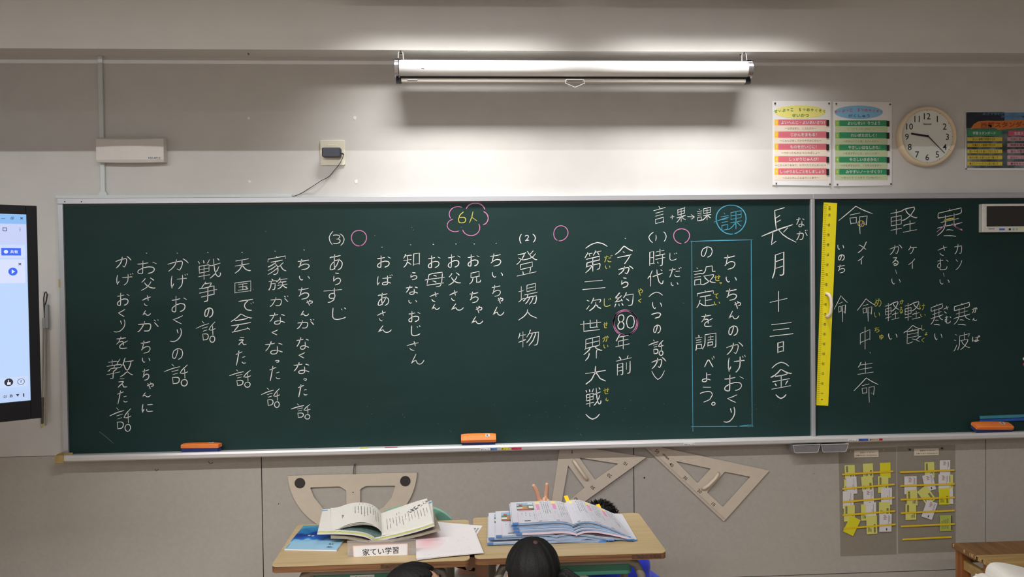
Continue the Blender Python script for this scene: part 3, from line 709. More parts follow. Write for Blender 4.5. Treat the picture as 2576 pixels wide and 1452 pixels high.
m.build('pull_handle', WPLA, t); MB().box(hx-.036, hx+.036, YS-.018, YS-.013, hz-.001, hz+.004).build('handle_clip', STEEL, t)
m = MB(); put_type(m, 'GS', (xa+.09, YS-R*.985, za-.004), (1, 0, 0), (0, -.1, .99), .023, .011, .015); m.box(xa+.105, xa+.118, YS-R*.99-.0005, YS-R*.985, za-.0075, za-.006); m.build('case_logo', GREYINK, t)
MB().box(xa+.04, xa+.085, YS-.0155, YS-.012, za-R-.0145, za-R-.0115).build('bar_label', WPLA, t)
# spare hook left of the screen
c = at(624, 129, -.07); m = MB(); m.tube([(c[0], -.07, zb), (c[0], -.07, zb-.006), (c[0]+.004, -.074, zb-.010), (c[0]+.006, -.074, zb-.004)], .0018, 6)
tag(m.build('ceiling_hook', mat('dark_hook', (84, 70, 62), .5, .5)), 'tiny dark hook under the beam left of the projection screen', 'hook')

# ------------------------------------------------------------------ cable raceway, cover box, socket
t = thing('cable_raceway', tuple(at(254, 495, 0)), 'pale plastic cable raceway down the wall and round the board corner', 'raceway')
def seg(x0, x1, z0, z1, d=.012): return MB().box(x0, x1, -d, 0, z0, z1).build('channel', RACE, t, bevel=.002)
xr0, xr1 = at(247.5, 260, -.012)[0], at(259, 260, -.012)[0]
zfr = bz1+.0265
seg(xr0, xr1, zfr+.016, zb-.0005)
xh1 = at(733, 494, -.03)[0]; xh0 = at(139, 495, -.03)[0]
MB().box(xh0, xh1, -.03, 0, zfr, zfr+.0155).build('channel', RACE, t, bevel=.002)
MB().box(xh0, xh0+.018, -.022, 0, zfr-.0155-1.17, zfr-.0005).build('channel', RACE, t, bevel=.002)
m = MB(); m.prism([(xr0-.012, zfr+.016), (xr1+.012, zfr+.016), (xr1+.002, zfr+.034), (xr0-.002, zfr+.034)], -.014, -.0001); m.build('junction_cover', RACE, t, bevel=.0015)
x0, x1, z0, z1 = rect(240, 345, 412, 406, -.05)
t = thing('cover_box', ((x0+x1)/2, -.03, z0), 'white curved plastic cover box over the raceway, marked K02-AP13', 'cover box')
vs = []; N = 24; prof = []
for i in range(N+1):
    u = i/N; b = 1-(2*u-1)**2
    x = x0+(x1-x0)*u
    # top shelf bows up, bottom bows down, front slopes
    vs += [(x, 0, z1), (x, -.028, z1+.004*b), (x, -.046-.012*b, z1-.006-.016*b+.010*b), (x, -.05-.006*b, z0+.008), (x, -.044-.004*b, z0-.002-.004*b), (x, 0, z0)]
n = 6; fs = [tuple(range(n)), tuple(range(N*n, N*n+n))]
for i in range(N): fs += [(i*n+j, i*n+(j+1) % n, (i+1)*n+(j+1) % n, (i+1)*n+j) for j in range(n)]
MB().add(vs, fs).build('shell', mat('cover_plastic', (216, 211, 206), .5, noise=.01), t, bevel=.0015)
a = at(388, 397.5, -.0535); MB().box(a[0]-.028, a[0]+.028, -.0545, -.05, a[2]-.007, a[2]+.007).build('label_tape', WPLA, t)
m = MB(); put_type(m, 'K02-AP13', (a[0], -.0552, a[2]), (1, 0, 0), (0, 0, 1), .052, .0085, .012); m.build('label_lettering', INK, t)

x0, x1, z0, z1 = rect(805, 353, 868, 416, -.008)
t = thing('wall_socket', ((x0+x1)/2, 0, z0), 'ivory square socket plate above the blackboard', 'socket')
MB().rbox(x0, x1, z0, z1, -.009, 0, .006, 4, .002).build('plate', IVORY, t)
MB().box(x0+.034, x1-.034, -.0102, -.008, z0+.02, z1-.02).build('insert', IVORY, t, bevel=.001)
xa_, xb_, zA, zB = rect(809, 371, 857, 394, -.05)
t = thing('power_adapter', ((xa_+xb_)/2, -.03, zA), 'dark blue black plug adapter in the ivory socket', 'adapter')
ADP = mat('adapter_plastic', (38, 42, 56), .4)
MB().rbox(xa_, xb_, zA, zB, -.05, -.0105, .007, 4, .004).build('body', ADP, t)
MB().tube([(xb_-.001, -.03, (zA+zB)/2-.002), (xb_+.008, -.03, (zA+zB)/2-.006), (xb_+.011, -.03, (zA+zB)/2-.01)], [.0042, .0038, .0028], 8).build('strain_relief', BLACK, t)
pts = [(866, 388), (862, 399), (857, 409), (850, 419), (840, 429), (834, 436), (829, 442), (820, 449), (808, 455), (797, 463), (787, 469), (774, 476), (761, 484), (751, 489), (742, 493), (734, 495)]
P = [at(*q, -.012) for q in pts]; P = [(p[0], (-.03 if i == 0 else -.012-.008*math.sin(i*.9)), p[2]) for i, p in enumerate(P)]
P[0] = (xb_+.011, -.03, (zA+zB)/2-.01); P[-1] = (xh1+.002, -.015, zfr+.006)
MB().tube(P, .0016, 6).build('cord', BLACK, t, smooth=True)

# ------------------------------------------------------------------ clock
c = at(2336.5, 342, -.045); cx_, cz_ = c[0], c[2]; R = .1475
t = thing('wall_clock', (cx_, -.02, cz_-R), 'round cream rimmed wall clock with black numerals', 'clock')
RIM = mat('clock_rim', (222, 202, 172), .4, noise=.02)
prof = [(R-.004, 0), (R, -.02), (R-.002, -.04), (R-.009, -.048), (R-.016, -.046), (R-.019, -.036), (R-.019, -.026)]
N = 72; vs = []; fs = []
for k in range(N):
    a = 2*math.pi*k/N; vs += [(cx_+r*math.cos(a), y, cz_+r*math.sin(a)) for r, y in prof]
n = len(prof)
for k in range(N): fs += [(k*n+j, k*n+j+1, ((k+1) % N)*n+j+1, ((k+1) % N)*n+j) for j in range(n-1)]
MB().add(vs, fs).build('rim', RIM, t, smooth=True)
yF = -.031; MB().disc(cx_, cz_, R-.0185, yF, -.001, 72).build('dial', mat('clock_dial', (218, 222, 216), .35, noise=0), t)
m = MB(); rr = .1285
for k in range(60):
    a = math.radians(6*k); m.disc(cx_+rr*math.sin(a), cz_+rr*math.cos(a), .0026 if k % 5 == 0 else .00125, yF-.0006, yF, 12)
o = m.build('minute_dots', INK, t, kind='stuff')
m = MB()
for h in range(1, 13):
    a = math.radians(30*h); r_ = .1045
    put_type(m, str(h), (cx_+r_*math.sin(a)*.98, yF-.0006, cz_+r_*math.cos(a)*.96-.002), (1, 0, 0), (0, 0, 1), None, .0305, .004)
m.build('numerals', INK, t)
m = MB(); put_type(m, 'National', (cx_, yF-.0006, cz_+.0605), (1, 0, 0), (0, 0, 1), .042, None, .018); m.build('dial_lettering', INK, t)
def hand(nm, ang, L, back, w0, w1, y):
    a = math.radians(ang); u = (math.sin(a), math.cos(a)); p = (-u[1], u[0])
    P = [(cx_+u[0]*l+p[0]*s, cz_+u[1]*l+p[1]*s) for l, s in ((-back, w0), (L, w1), (L, -w1), (-back, -w0))]
    MB().prism(P, y-.0012, y).build(nm, INK, t)
hand('hour_hand', -81.2, .084, .004, .0046, .0042, yF-.004); hand('minute_hand', 134.5, .118, .004, .0022, .0012, yF-.007)
MB().disc(cx_, cz_, .0045, yF-.009, yF-.001, 20).build('hub', INK, t)

# ------------------------------------------------------------------ posters
def q4(m, px0, py0, px1, py1, Y):
    a, b, c_, d = at(px0, py1, Y), at(px1, py1, Y), at(px1, py0, Y), at(px0, py0, Y); m.quad(a, b, c_, d)
PINM = mat('pin_head', (74, 66, 58), .35, .4)
MAGB = mat('black_magnet_strip', (34, 32, 36), .5)
def poster(box, label, title1, title2, rgb, bars, bx, cols, subs):
    YP = -.004; P = [at(*q, YP) for q in box]
    t = thing('poster', (float(sum(p[0] for p in P)/4), -.002, float(P[3][2])), label, 'poster', 'laminated class rule posters on the upper wall')
    MB().prism([(p[0], p[2]) for p in P], YP, YP+.0012).build('sheet', mat('laminated_paper', (232, 230, 230), .3, noise=.005), t)
    Y1, Y2, Y3 = YP-.0004, YP-.0008, YP-.0012
    e = title1[1]; m = MB(); cc = [XZ(e[0]+e[2]*math.cos(2*math.pi*k/40), e[1]-e[3]*math.sin(2*math.pi*k/40), Y1) for k in range(40)]
    m.add([(x, Y1, z) for x, z in cc], [tuple(range(40))]); m.build('title_oval', mat('oval_%d' % title1[2][0], title1[2], .5, noise=0), t)
    m = MB(); s = 'せいぶっこ 5つのやくそく'; n = len(s)
    for i, ch in enumerate(s):
        if ch == ' ': continue
        u = (i+.5)/n*2-1; type_px(m, ch, e[0]+u*(e[2]+1), e[1]-5.5+4.6*u*u, None, 4.6 if ch == 'っ' else (5.4 if ch in 'いつ' else 7.6), Y2, -7*u, .03)
    m.build('arched_title', mat('title_%d' % title1[3][0], title1[3], .5, noise=0), t)
    m = MB(); type_px(m, title2[0], e[0]+1, e[1]+8.8, title2[1], 8.6, Y2, 0, .022); m.build('subtitle', mat('title_%d_%d' % title2[2][:2], title2[2], .5, noise=0), t)
    col, lt, pale = cols; A, B_, C_, D_, E_ = MB(), MB(), MB(), MB(), MB()
    xl, xm, xr = bx
    for i, (y0, y1, txt, tw, sub, sw, tx) in enumerate(bars):
        y2 = bars[i+1][0]-1 if i < 4 else y1+13.5
        A, B_, C_ = MB(), MB(), MB(); q4(A, xm, y0, xr, y1, Y1); q4(B_, xl, y0, xm, y1, Y1); q4(C_, xl, y1, xr+2, y2, Y1)
        A.build('heading_bar', mat('bar_%d_%d' % col[:2], col, .4, noise=0), t); B_.build('number_box', mat('box_%d_%d' % lt[:2], lt, .4, noise=0), t)
        C_.build('pale_band', mat('pale_%d_%d' % pale[:2], pale, .4, noise=0), t)
        type_px(D_, txt, tx, (y0+y1)/2, tw, 8.8, Y2, 0, .026)
        type_px(E_, sub, (xl+xr)/2, y1+7.4, sw, 5.8, Y2, 0, 0)
        type_px(D_, str(i+1), (xl+xm)/2, (y0+y1)/2, None, 6, Y2, 0, .02)
        p = rect(xr, y0+1.2, xr+6.2, y1+.8, Y3-.003); MB().box(p[0], p[1], Y3-.003, Y1, p[2], p[3]).build('magnet_strip', MAGB, t)
    D_.build('heading_lettering', WPLA, t); E_.build('body_lettering', GREYINK, t)
    for q, d in zip(box, ((7, 6), (-5, 6), (-3, -4), (9, -4))):
        p = at(q[0]+d[0], q[1]+d[1], YP); MB().ell((p[0], YP-.003, p[2]), (.0042, .0035, .0042), 10, 8).build('pin', PINM, t)
poster([(1942.5, 254), (2090, 254.5), (2090, 467.7), (1943.5, 465.5)], 'poster with yellow title oval and five pink headings, left of the pair',
    (None, (2012.6, 281.5, 65, 16.5), (236, 226, 130), (28, 128, 84)), ('せいかつ', 45, (70, 128, 70)), None,
    [(300.7, 315.7, 'よいへんじ・よいあいさつ！', 114, '～はきはきと、じぶんから～', 82, 2020), (331.2, 346.7, 'じかんをまもる！', 68, '～じゅんびをしてからやすみじかん～', 109, 2022),
     (362, 377.3, 'ものをだいじに！', 69, '～つかったものは もとのばしょ～', 102, 2021), (393.2, 408.3, 'しっかりじゅんび！', 77, '～じかんわりをみて、わすれたらせんせいに～', 134, 2022),
     (423.8, 439.8, 'しっかりおしごとをしましょう', 115, '～じぶんのしごとはさいごまで～', 96, 2018)], (1948.5, 1958, 2079.5), ((218, 112, 126), (246, 196, 54), (238, 222, 204)), None)
poster([(2096, 255.5), (2243.5, 257), (2243.5, 467), (2097, 468.5)], 'poster with light blue title oval and five green headings, beside the clock',
    (None, (2160, 282.5, 61, 17), (132, 190, 226), (206, 76, 120)), ('がくしゅう', 57, (66, 92, 150)), None,
    [(302.8, 317.3, 'よいしせい！りつよう', 86, '～（ぐう ぺた ぴん）～', 74, 2173), (332.8, 348.2, 'れいぎただしく！', 68, '～ただしいことば、よいへんじ～', 94, 2173),
     (363.6, 378.5, 'やさしいはなしかた！', 85, '～ききやすいこえ、よいことば～', 96, 2174), (394.2, 409, 'やさしいききかた！', 77, '～うなずきながら、くちをはさまず～', 108, 2173),
     (424.8, 439.6, 'みやすいノートづくり！', 95, '～ゆっくり くっきり ていねいに～', 107, 2173)], (2101, 2111.5, 2231.5), ((52, 146, 98), (146, 190, 84), (196, 208, 168)), None)
# third poster, cut by the edge of the photo
YP = -.004; P = [at(*q, YP) for q in ((2429.5, 280.5), (2644, 284), (2642, 430), (2428, 427.5))]
t = thing('poster', (float(P[0][0]+.2), -.002, float(P[3][2])), 'dark photo poster with orange title lettering right of the clock', 'poster')
MB().prism([(p[0], p[2]) for p in P], YP, YP+.0012).build('sheet', mat('laminated_paper', (232, 230, 230), .3, noise=.005), t)
def ph():
    m = bpy.data.materials.new('photo_print'); m.use_nodes = True; nt = m.node_tree; b = nt.nodes['Principled BSDF']; b.inputs['Roughness'].default_value = .35
    tc = nt.nodes.new('ShaderNodeTexCoord'); n = nt.nodes.new('ShaderNodeTexNoise'); n.inputs['Scale'].default_value = 14; n.inputs['Detail'].default_value = 6
    cr = nt.nodes.new('ShaderNodeValToRGB'); e = cr.color_ramp.elements; e[0].position = .35; e[0].color = (*lin((36, 44, 52)), 1); e[1].position = .7; e[1].color = (*lin((150, 156, 156)), 1)
    k = e.new(.5); k.color = (*lin((78, 94, 100)), 1)
    nt.links.new(tc.outputs['Object'], n.inputs[0]); nt.links.new(n.outputs[0], cr.inputs[0]); nt.links.new(cr.outputs[0], b.inputs['Base Color']); return m
m = MB(); q4(m, 2431.5, 330, 2640, 423, YP-.0004); m.build('lower_photo', ph(), t)
m = MB(); q4(m, 2430.5, 283, 2640, 325, YP-.0004); m.build('sky_photo', mat('sky_photo', (92, 138, 176), .4, noise=.25, scale=16), t)
m = MB(); q4(m, 2430.5, 282.5, 2527, 324, YP-.0006); m.build('dark_photo', mat('night_photo', (26, 32, 48), .4, noise=.3, scale=30), t)
m = MB(); q4(m, 2431, 322, 2640, 330.5, YP-.0007); m.build('hill_photo', mat('hill_photo', (74, 112, 98), .4, noise=.2, scale=25), t)
m = MB(); cc = [XZ(*q, YP-.0009) for q in ((2440, 326), (2450, 312), (2462, 305), (2482, 303.5), (2510, 304), (2560, 302), (2610, 303), (2609, 316), (2560, 322), (2512, 327), (2503, 322), (2452, 323))]
m.add([(x, YP-.0009, z) for x, z in cc], [tuple(range(len(cc)))]); m.build('orange_swash', mat('orange_swash', (206, 120, 52), .5, noise=.05), t)
m = MB(); type_px(m, '西部スタンダード', 2536, 313.5, 148, 15, YP-.0014, 1, .03); m.build('title_outline', mat('orange_title', (150, 66, 30), .5), t)
m = MB(); type_px(m, 'めざす学校像', 2500, 286.5, 60, 7, YP-.0012, 0, .03); type_px(m, 'かがやく西部の子', 2560, 293, 90, 7, YP-.0012, 0, .03); m.build('blue_lettering', mat('pale_blue_print', (86, 122, 160), .5), t)
m = MB(); q4(m, 2434, 328.5, 2519, 342, YP-.0012); m.build('green_header', mat('bar_52_146', (52, 146, 98), .4, noise=0), t)
m = MB(); q4(m, 2537, 329, 2628, 342, YP-.0012); m.build('pink_header', mat('poster_pink', (206, 92, 116), .4, noise=0), t)
m = MB(); type_px(m, '学習スタンダード', 2476, 335, 62, 8, YP-.0016, 0, .02); type_px(m, '生活スタンダード', 2582, 335.5, 66, 8, YP-.0016, 0, .02); m.build('header_lettering', WPLA, t)
YS_, PK_, TX = MB(), MB(), MB()
for y, a, b in ((345.5, '正しい姿勢で学習する子', '元気にあいさつをする子'), (360.5, '礼儀正しい態度で学ぶ子', '時間を意識して動く子'), (376, '思いや考えを進んで伝える子', '進んで整理整頓する子'), (391.5, '相手の思いを受け止めて聞く子', '自分のことは自分でする子'), (407, '考えてノートづくりに取り組む子', '責任をもって活動する子')):
    YS_, PK_ = MB(), MB(); q4(YS_, 2433, y, 2521.5, y+9.5, YP-.0012); q4(PK_, 2534, y, 2628, y+9, YP-.0012)
    YS_.build('yellow_strip', mat('poster_yellow', (214, 190, 66), .4, noise=0), t); PK_.build('pink_strip', mat('poster_pale_pink', (210, 160, 170), .4, noise=0), t)
    type_px(TX, a, 2475, y+4.9, 78 if len(a) > 12 else 62, 6.4, YP-.0016, 0, .006); type_px(TX, b, 2580, y+4.7, 82, 6.4, YP-.0016, 0, .006)
TX.build('strip_lettering', INK, t)
for q in ((2433, 285), (2429.5, 425)): p = at(*q, YP); MB().ell((p[0], YP-.003, p[2]), (.0036, .003, .0036), 10, 8).build('pin', PINM, t)

# ------------------------------------------------------------------ pocket charts with cards
FILM = bpy.data.materials.new('clear_film'); FILM.use_nodes = True; nt = FILM.node_tree; nt.nodes.remove(nt.nodes['Principled BSDF'])
o_ = nt.nodes['Material Output']; tr = nt.nodes.new('ShaderNodeBsdfTransparent'); tr.inputs[0].default_value = (.95, .945, .93, 1)
gl = nt.nodes.new('ShaderNodeBsdfGlossy'); gl.inputs['Roughness'].default_value = .25; gl.inputs[0].default_value = (.8, .8, .8, 1)
df = nt.nodes.new('ShaderNodeBsdfDiffuse'); df.inputs[0].default_value = (*lin((150, 138, 120)), 1)
m1 = nt.nodes.new('ShaderNodeMixShader'); m1.inputs[0].default_value = .35; nt.links.new(df.outputs[0], m1.inputs[1]); nt.links.new(gl.outputs[0], m1.inputs[2])
m2 = nt.nodes.new('ShaderNodeMixShader'); m2.inputs[0].default_value = .1; nt.links.new(tr.outputs[0], m2.inputs[1]); nt.links.new(m1.outputs[0], m2.inputs[2]); nt.links.new(m2.outputs[0], o_.inputs[0])
def zp(x, y): return (1960+x/4.27, 1080+y/4.27)
YT = mat('yellow_tape', (232, 196, 36), .45, noise=.03)
PY_, PW_, PB_, PG_ = mat('pale_yellow_card', (216, 214, 118), .7, noise=.01), mat('white_card', (222, 218, 220), .6, noise=.01), mat('bright_yellow_card', (222, 214, 34), .6, noise=.01), mat('green_yellow_card', (176, 190, 84), .6, noise=.01)
EMB = mat('brown_emblem', (150, 84, 60), .6); DK = mat('dark_print', (62, 60, 62), .7, noise=.3, scale=300)
def chart(side, box, strips, lab, pins, pinm, cards):
    Yc = -.003; P = [at(*zp(*q), Yc) for q in box]
    t = thing('pocket_chart', (float((P[0][0]+P[1][0])/2), -.002, float(P[2][2])), 'clear wall chart with yellow strips holding cards, '+side, 'pocket chart', 'clear pocket charts below the right board')
    MB().prism([(p[0], p[2]) for p in P], Yc, Yc+.0015).build('film_sheet', FILM, t)
    for a, b in strips:
        A, B = at(*zp(*a), -.011), at(*zp(*b), -.011); h = .0042
        MB().prism([(A[0], A[2]-h), (B[0], B[2]-h), (B[0], B[2]+h), (A[0], A[2]+h)], -.0115, -.0105).build('tape_strip', YT, t)
    x0, x1, z0, z1 = rect(*zp(*lab[:2]), *zp(*lab[2:]), -.0045)
    l = MB().box(x0, x1, -.0048, -.003, z0, z1).build('title_label', mat('title_paper', (214, 202, 180), .7), t)
    k = MB(); put_type(k, '名刺カード ホルダー', ((x0+x1)/2+.008, -.0052, z0+(z1-z0)*.68), (1, 0, 0), (0, 0, 1), (x1-x0)*.66, .0062, .012); put_type(k, '大事に使おう みんなのもの', ((x0+x1)/2, -.0052, z0+(z1-z0)*.28), (1, 0, 0), (0, 0, 1), (x1-x0)*.86, .006, .01)
    k.build('label_lettering', INK, l)
    for p in pins:
        c = at(*zp(*p), -.004); MB().ell((c[0], -.007, c[2]), (.005, .005, .005), 10, 8).build('pin', pinm, t)
    n = 0
    for (x0, y0, x1, y1, kind, rot, name, lay) in cards:
        Yk = -.0045-.0012*lay; n += 1
        a, b = at(*zp(x0, y0), Yk), at(*zp(x1, y1), Yk); cx2, cz2 = (a[0]+b[0])/2, (a[2]+b[2])/2; w2, h2 = abs(b[0]-a[0])/2, abs(a[2]-b[2])/2
        if abs(rot) > 20: w2, h2 = .0285, .044
        elif abs(rot) > 5: w2, h2 = w2*.8, h2*.94
        an = math.radians(rot+1.2); co, si = math.cos(an), math.sin(an)
        def T(u, v, y=0): return (cx2+u*w2*co-v*h2*si, Yk-y, cz2+u*w2*si+v*h2*co)
        base, cm = {'y': ('pale yellow', PY_), 'w': ('white', PW_), 'e': ('white', PW_), 'b': ('bright yellow', PB_), 'g': ('green yellow', PG_), 'p': ('white', PW_)}[kind]
        o = MB().prism([(T(u, v)[0], T(u, v)[2]) for u, v in ((-1, -1), (1, -1), (1, 1), (-1, 1))], Yk, Yk+.0006).build('name_card', cm)
        tag(o, name+', '+side, 'card', 'name cards in the pocket charts')
        m = MB(); e = MB()
        def blk(M_, u0, u1, v0, v1): M_.quad(T(u0, v0, .0002), T(u1, v0, .0002), T(u1, v1, .0002), T(u0, v1, .0002))
        if kind in 'y' or (kind == 'b' and 'plain' not in name):
            f = 1 if n % 2 else -1
            for q in range(9): blk(m, *(sorted((f*-.72, f*-.35))), .8*f-.1*q*f-.03, .8*f-.1*q*f+.04)
            for q in range(3): blk(m, *(sorted((f*(.1+.25*q), f*(.2+.25*q)))), -.75, -.75+.35+.1*q)
        elif kind == 'e':
            for q in range(5): blk(e, -.35+.12*(q % 2), .05+.12*(q % 3), .85-.11*q-.05, .85-.11*q)
            blk(m, .48, .52, -.2, .85); blk(m, .66, .72, .1, .8)
            if lay: blk(m, .1, .3, -.85, -.6)
        elif kind == 'w': blk(m, .45, .5, -.6, .8); blk(m, .2, .26, -.3, .1)
        elif kind == 'g':
            for q in range(4): blk(m, -.7+.32*q, -.62+.32*q, -.7, .3+.1*q)
            blk(m, .82, .98, -.9, .95)
        if m.v: m.build('card_print', DK, o)
        if e.v: e.build('card_emblem', EMB, o)
s1 = 'left chart'; s2 = 'right chart'
chart(s1, ((640, 215), (1258, 192), (1262, 1345), (660, 1368)), [((675, 488), (1225, 452)), ((680, 642), (1240, 592)), ((680, 783), (1240, 735)), ((682, 925), (1245, 880)), ((692, 1068), (1250, 1022))],
  (805, 230, 1068, 298), ((760, 238), (1118, 218)), mat('pin_pale', (190, 170, 140), .4), [
  (705, 387, 815, 530, 'y', 1, 'pale yellow printed card at the top left', 0), (902, 371, 1010, 520, 'y', 1, 'pale yellow printed card at the top centre', 0), (1083, 362, 1198, 525, 'b', 0, 'plain bright yellow card at the top right', 0),
  (697, 540, 800, 660, 'y', 0, 'pale yellow card almost hidden under a white one, second row', 0), (725, 514, 835, 695, 'w', 2, 'white card over a yellow card, left of the second row', 1), (886, 508, 1008, 662, 'y', 4, 'tilted pale yellow card, centre of the second row', 1), (1062, 506, 1174, 682, 'y', -1, 'pale yellow card, right of the second row', 1),
  (684, 667, 800, 850, 'w', -1, 'white card, left of the third row', 2), (905, 651, 1018, 815, 'e', 1, 'white card with brown emblem, centre of the third row', 2), (1095, 632, 1213, 812, 'w', -1, 'white card, right of the third row', 2),
  (695, 818, 813, 990, 'y', -1, 'pale yellow card, left of the fourth row', 3), (880, 808, 990, 980, 'y', 0, 'pale yellow card half under a white one, fourth row', 3), (932, 790, 1042, 945, 'w', 0, 'white card over a yellow card, centre of the fourth row', 4), (1073, 785, 1192, 920, 'y', -2, 'pale yellow card, right of the fourth row', 3),
  (700, 945, 862, 1130, 'b', -28, 'plain bright yellow card lying askew at the bottom left', 4), (938, 932, 1052, 1125, 'y', 0, 'pale yellow card at the bottom centre', 5), (1076, 912, 1208, 1100, 'e', -2, 'white card with brown emblem at the bottom right', 4)])
chart(s2, ((1267, 186), (1893, 166), (1897, 1318), (1280, 1338)), [((1300, 463), (1883, 440)), ((1300, 610), (1885, 588)), ((1305, 757), (1885, 732)), ((1308, 902), (1885, 873)), ((1308, 1045), (1888, 1018)), ((1325, 1185), (1853, 1158))],
  (1450, 210, 1715, 278), ((1403, 218), (1748, 205)), mat('pin_dark', (40, 48, 56), .4), [
  (1563, 356, 1668, 520, 'y', 0, 'pale yellow printed card at the top centre', 0), (1725, 336, 1838, 490, 'e', -1, 'white card with brown emblem at the top right', 0),
  (1345, 508, 1478, 695, 'e', -1, 'white card with brown emblem, left of the second row', 1), (1540, 482, 1682, 665, 'e', 12, 'tilted white card with brown emblem, centre of the second row', 1), (1825, 490, 1868, 640, 'y', 0, 'narrow strip of yellow card behind a white one, second row', 0), (1712, 486, 1826, 672, 'e', -1, 'white card with brown emblem, right of the second row', 1),
  (1370, 656, 1486, 822, 'y', 1, 'pale yellow card, left of the third row', 2), (1497, 632, 1670, 792, 'y', 35, 'pale yellow card turned askew, centre of the third row', 2), (1820, 640, 1868, 802, 'p', 0, 'white card edge behind a bright yellow one, third row', 1), (1718, 638, 1832, 808, 'b', 0, 'bright yellow printed card, right of the third row', 2),
  (1358, 803, 1472, 973, 'y', -1, 'pale yellow card, left of the fourth row', 3), (1533, 766, 1697, 968, 'e', -21, 'leaning white card with brown emblem, centre of the fourth row', 3),
  (1727, 926, 1858, 1093, 'g', -1, 'green yellow card alone at the right of the fifth row', 3)])

# ------------------------------------------------------------------ drawing tools on the wall
PLY = mat('cream_drawing_plastic', (206, 193, 176), .5, noise=.03)
def w2(pts, Y): return [XZ(*p, Y) for p in pts]
Y0, Y1 = -.014, -.006
arcp = []
for k in range(0, 37):
    a = math.radians(180+2.2-(-0)+ (180-4.4)*k/36)
    arcp.append((887+160.5*math.cos(a)*1.0, 1183.5-160.5*math.sin(a)))
out = [(1046.5, 1187.5), (727, 1194)]+arcp[1:-1]
hl = rounded([(779.5, 1226.5), (855, 1224), (871, 1234), (871.5, 1300), (838, 1296), (812, 1280), (790, 1252)], 4)
hr = rounded([(995, 1222), (920, 1223), (906, 1231), (906, 1300), (936, 1292), (964, 1277), (985, 1252)], 4)
t = thing('protractor', tuple(at(887, 1330, 0)), 'big cream half round protractor hung flat side up behind the left desk', 'protractor')
# real round outline computed in the wall plane
c = at(887, 1183.5, Y0); Rw = 160.5*(Y0-CAM[1])/FPX; tl = math.radians(.95)
ow = []
for k in range(49):
    a = math.radians(183.5+173*k/48); ow.append((c[0]+Rw*math.cos(a), c[2]+Rw*math.sin(a)))
flat('plate', [ow, w2(hl, Y0), w2(hr, Y0)], 0, Y0, Y1, PLY, t)
for q in ((754.5, 1215.5), (1019.5, 1210.5)):
    p = at(*q, Y0); MB().disc(p[0], p[2], .0245, Y0-.004, Y0, 28, .0015).build('magnet', mat('round_magnet', (52, 46, 46), .6), t)
p = at(888, 1239, Y0); MB().disc(p[0], p[2], .0026, Y0-.0006, Y0, 10).build('centre_hole', INK, t)
a, b = at(892, 1171, -.012), at(891, 1190, Y0); m = MB()
m.tube([(b[0]-.004, Y0-.002, b[2]-.006), (a[0]-.003, -.012, a[2]-.004), (a[0], -.012, a[2]), (a[0]+.003, -.012, a[2]-.004), (b[0]+.004, Y0-.002, b[2]-.006)], .0014, 6); m.build('hanging_cord', BLACK, t)
MB().ell((a[0], -.008, a[2]+.001), (.004, .008, .004), 8, 6).build('pin', mat('blue_pin', (60, 80, 110), .4), t)
def square(tri, holes, label, grip, nums, ruled, marks):
    t = thing('set_square', tuple(at(*tri[2], 0)), label, 'set square', 'big cream set squares on the wall')
    flat('plate', [rounded(w2(tri, Y0), .006, 3)]+[rounded(w2(h, Y0), .006, 3) for h in holes], 0, Y0, Y1, PLY, t)
    g0, g1 = Vector(at(*grip[0], Y0)), Vector(at(*grip[1], Y0)); d = (g1-g0)
    P = [g0+Vector((0, .001, 0)), g0+d*.1+Vector((0, -.014, 0)), g0+d*.3+Vector((0, -.024, 0)), g0+d*.7+Vector((0, -.024, 0)), g0+d*.9+Vector((0, -.014, 0)), g1+Vector((0, .001, 0))]
    MB().tube(P, [.008, .0078, .0072, .0072, .0078, .008], 10).build('grip', CREAM, t, smooth=True)
    m = MB()
    for txt, px, py, rot in nums: type_px(m, txt, px, py, None, 8.5, Y0-.0006, rot, .005)
    m.build('numerals', INK, t)
    m = MB(); A, B = Vector(at(*ruled[0], Y0)), Vector(at(*ruled[1], Y0)); u = (B-A).normalized(); p_ = Vector((-u.z, 0, u.x))*ruled[2]
    L = (B-A).length
    for off in (.010, .0135) if len(ruled) > 3 else (.0125,):
        a_, b_ = A+p_*off, B+p_*off; n_ = p_*.0004
        m.quad(*[(q.x, Y0-.0004, q.z) for q in (a_-n_, b_-n_, b_+n_, a_+n_)])
    k = 0; s_ = .01
    while s_ < L-.01:
        h = .0115 if k % 10 == 0 else (.008 if k % 5 == 0 else .0055); a_ = A+u*s_; b_ = a_+p_*h; n_ = u*.0003
        m.quad(*[(q.x, Y0-.0004, q.z) for q in (a_-n_, b_-n_, b_+n_, a_+n_)]); s_ += .005; k += 1
    m.build('graduation', mat('fine_graduation', (112, 104, 96), .7), t, kind='stuff')
    if marks:
        m = MB()
        for q in marks: type_px(m, *q[:3], q[3], None, Y0-.0006, q[4], .03)
        m.build('plate_lettering', INK, t)
square([(1410, 1116), (1626, 1150.5), (1378, 1329)], [[(1457, 1151.5), (1556, 1167), (1497, 1208)], [(1429, 1171), (1471, 1228), (1411, 1276)]],
  'large cream set square with equal short sides, left of the pair', ((1442, 1157), (1477, 1207)), [('10', 1573, 1167, 144), ('20', 1533, 1197, 144), ('30', 1491, 1227, 144), ('40', 1450, 1257, 144)], ((1626, 1150.5), (1378, 1329), 1, 1), [('SAn', 1439, 1137, 9, 90)])
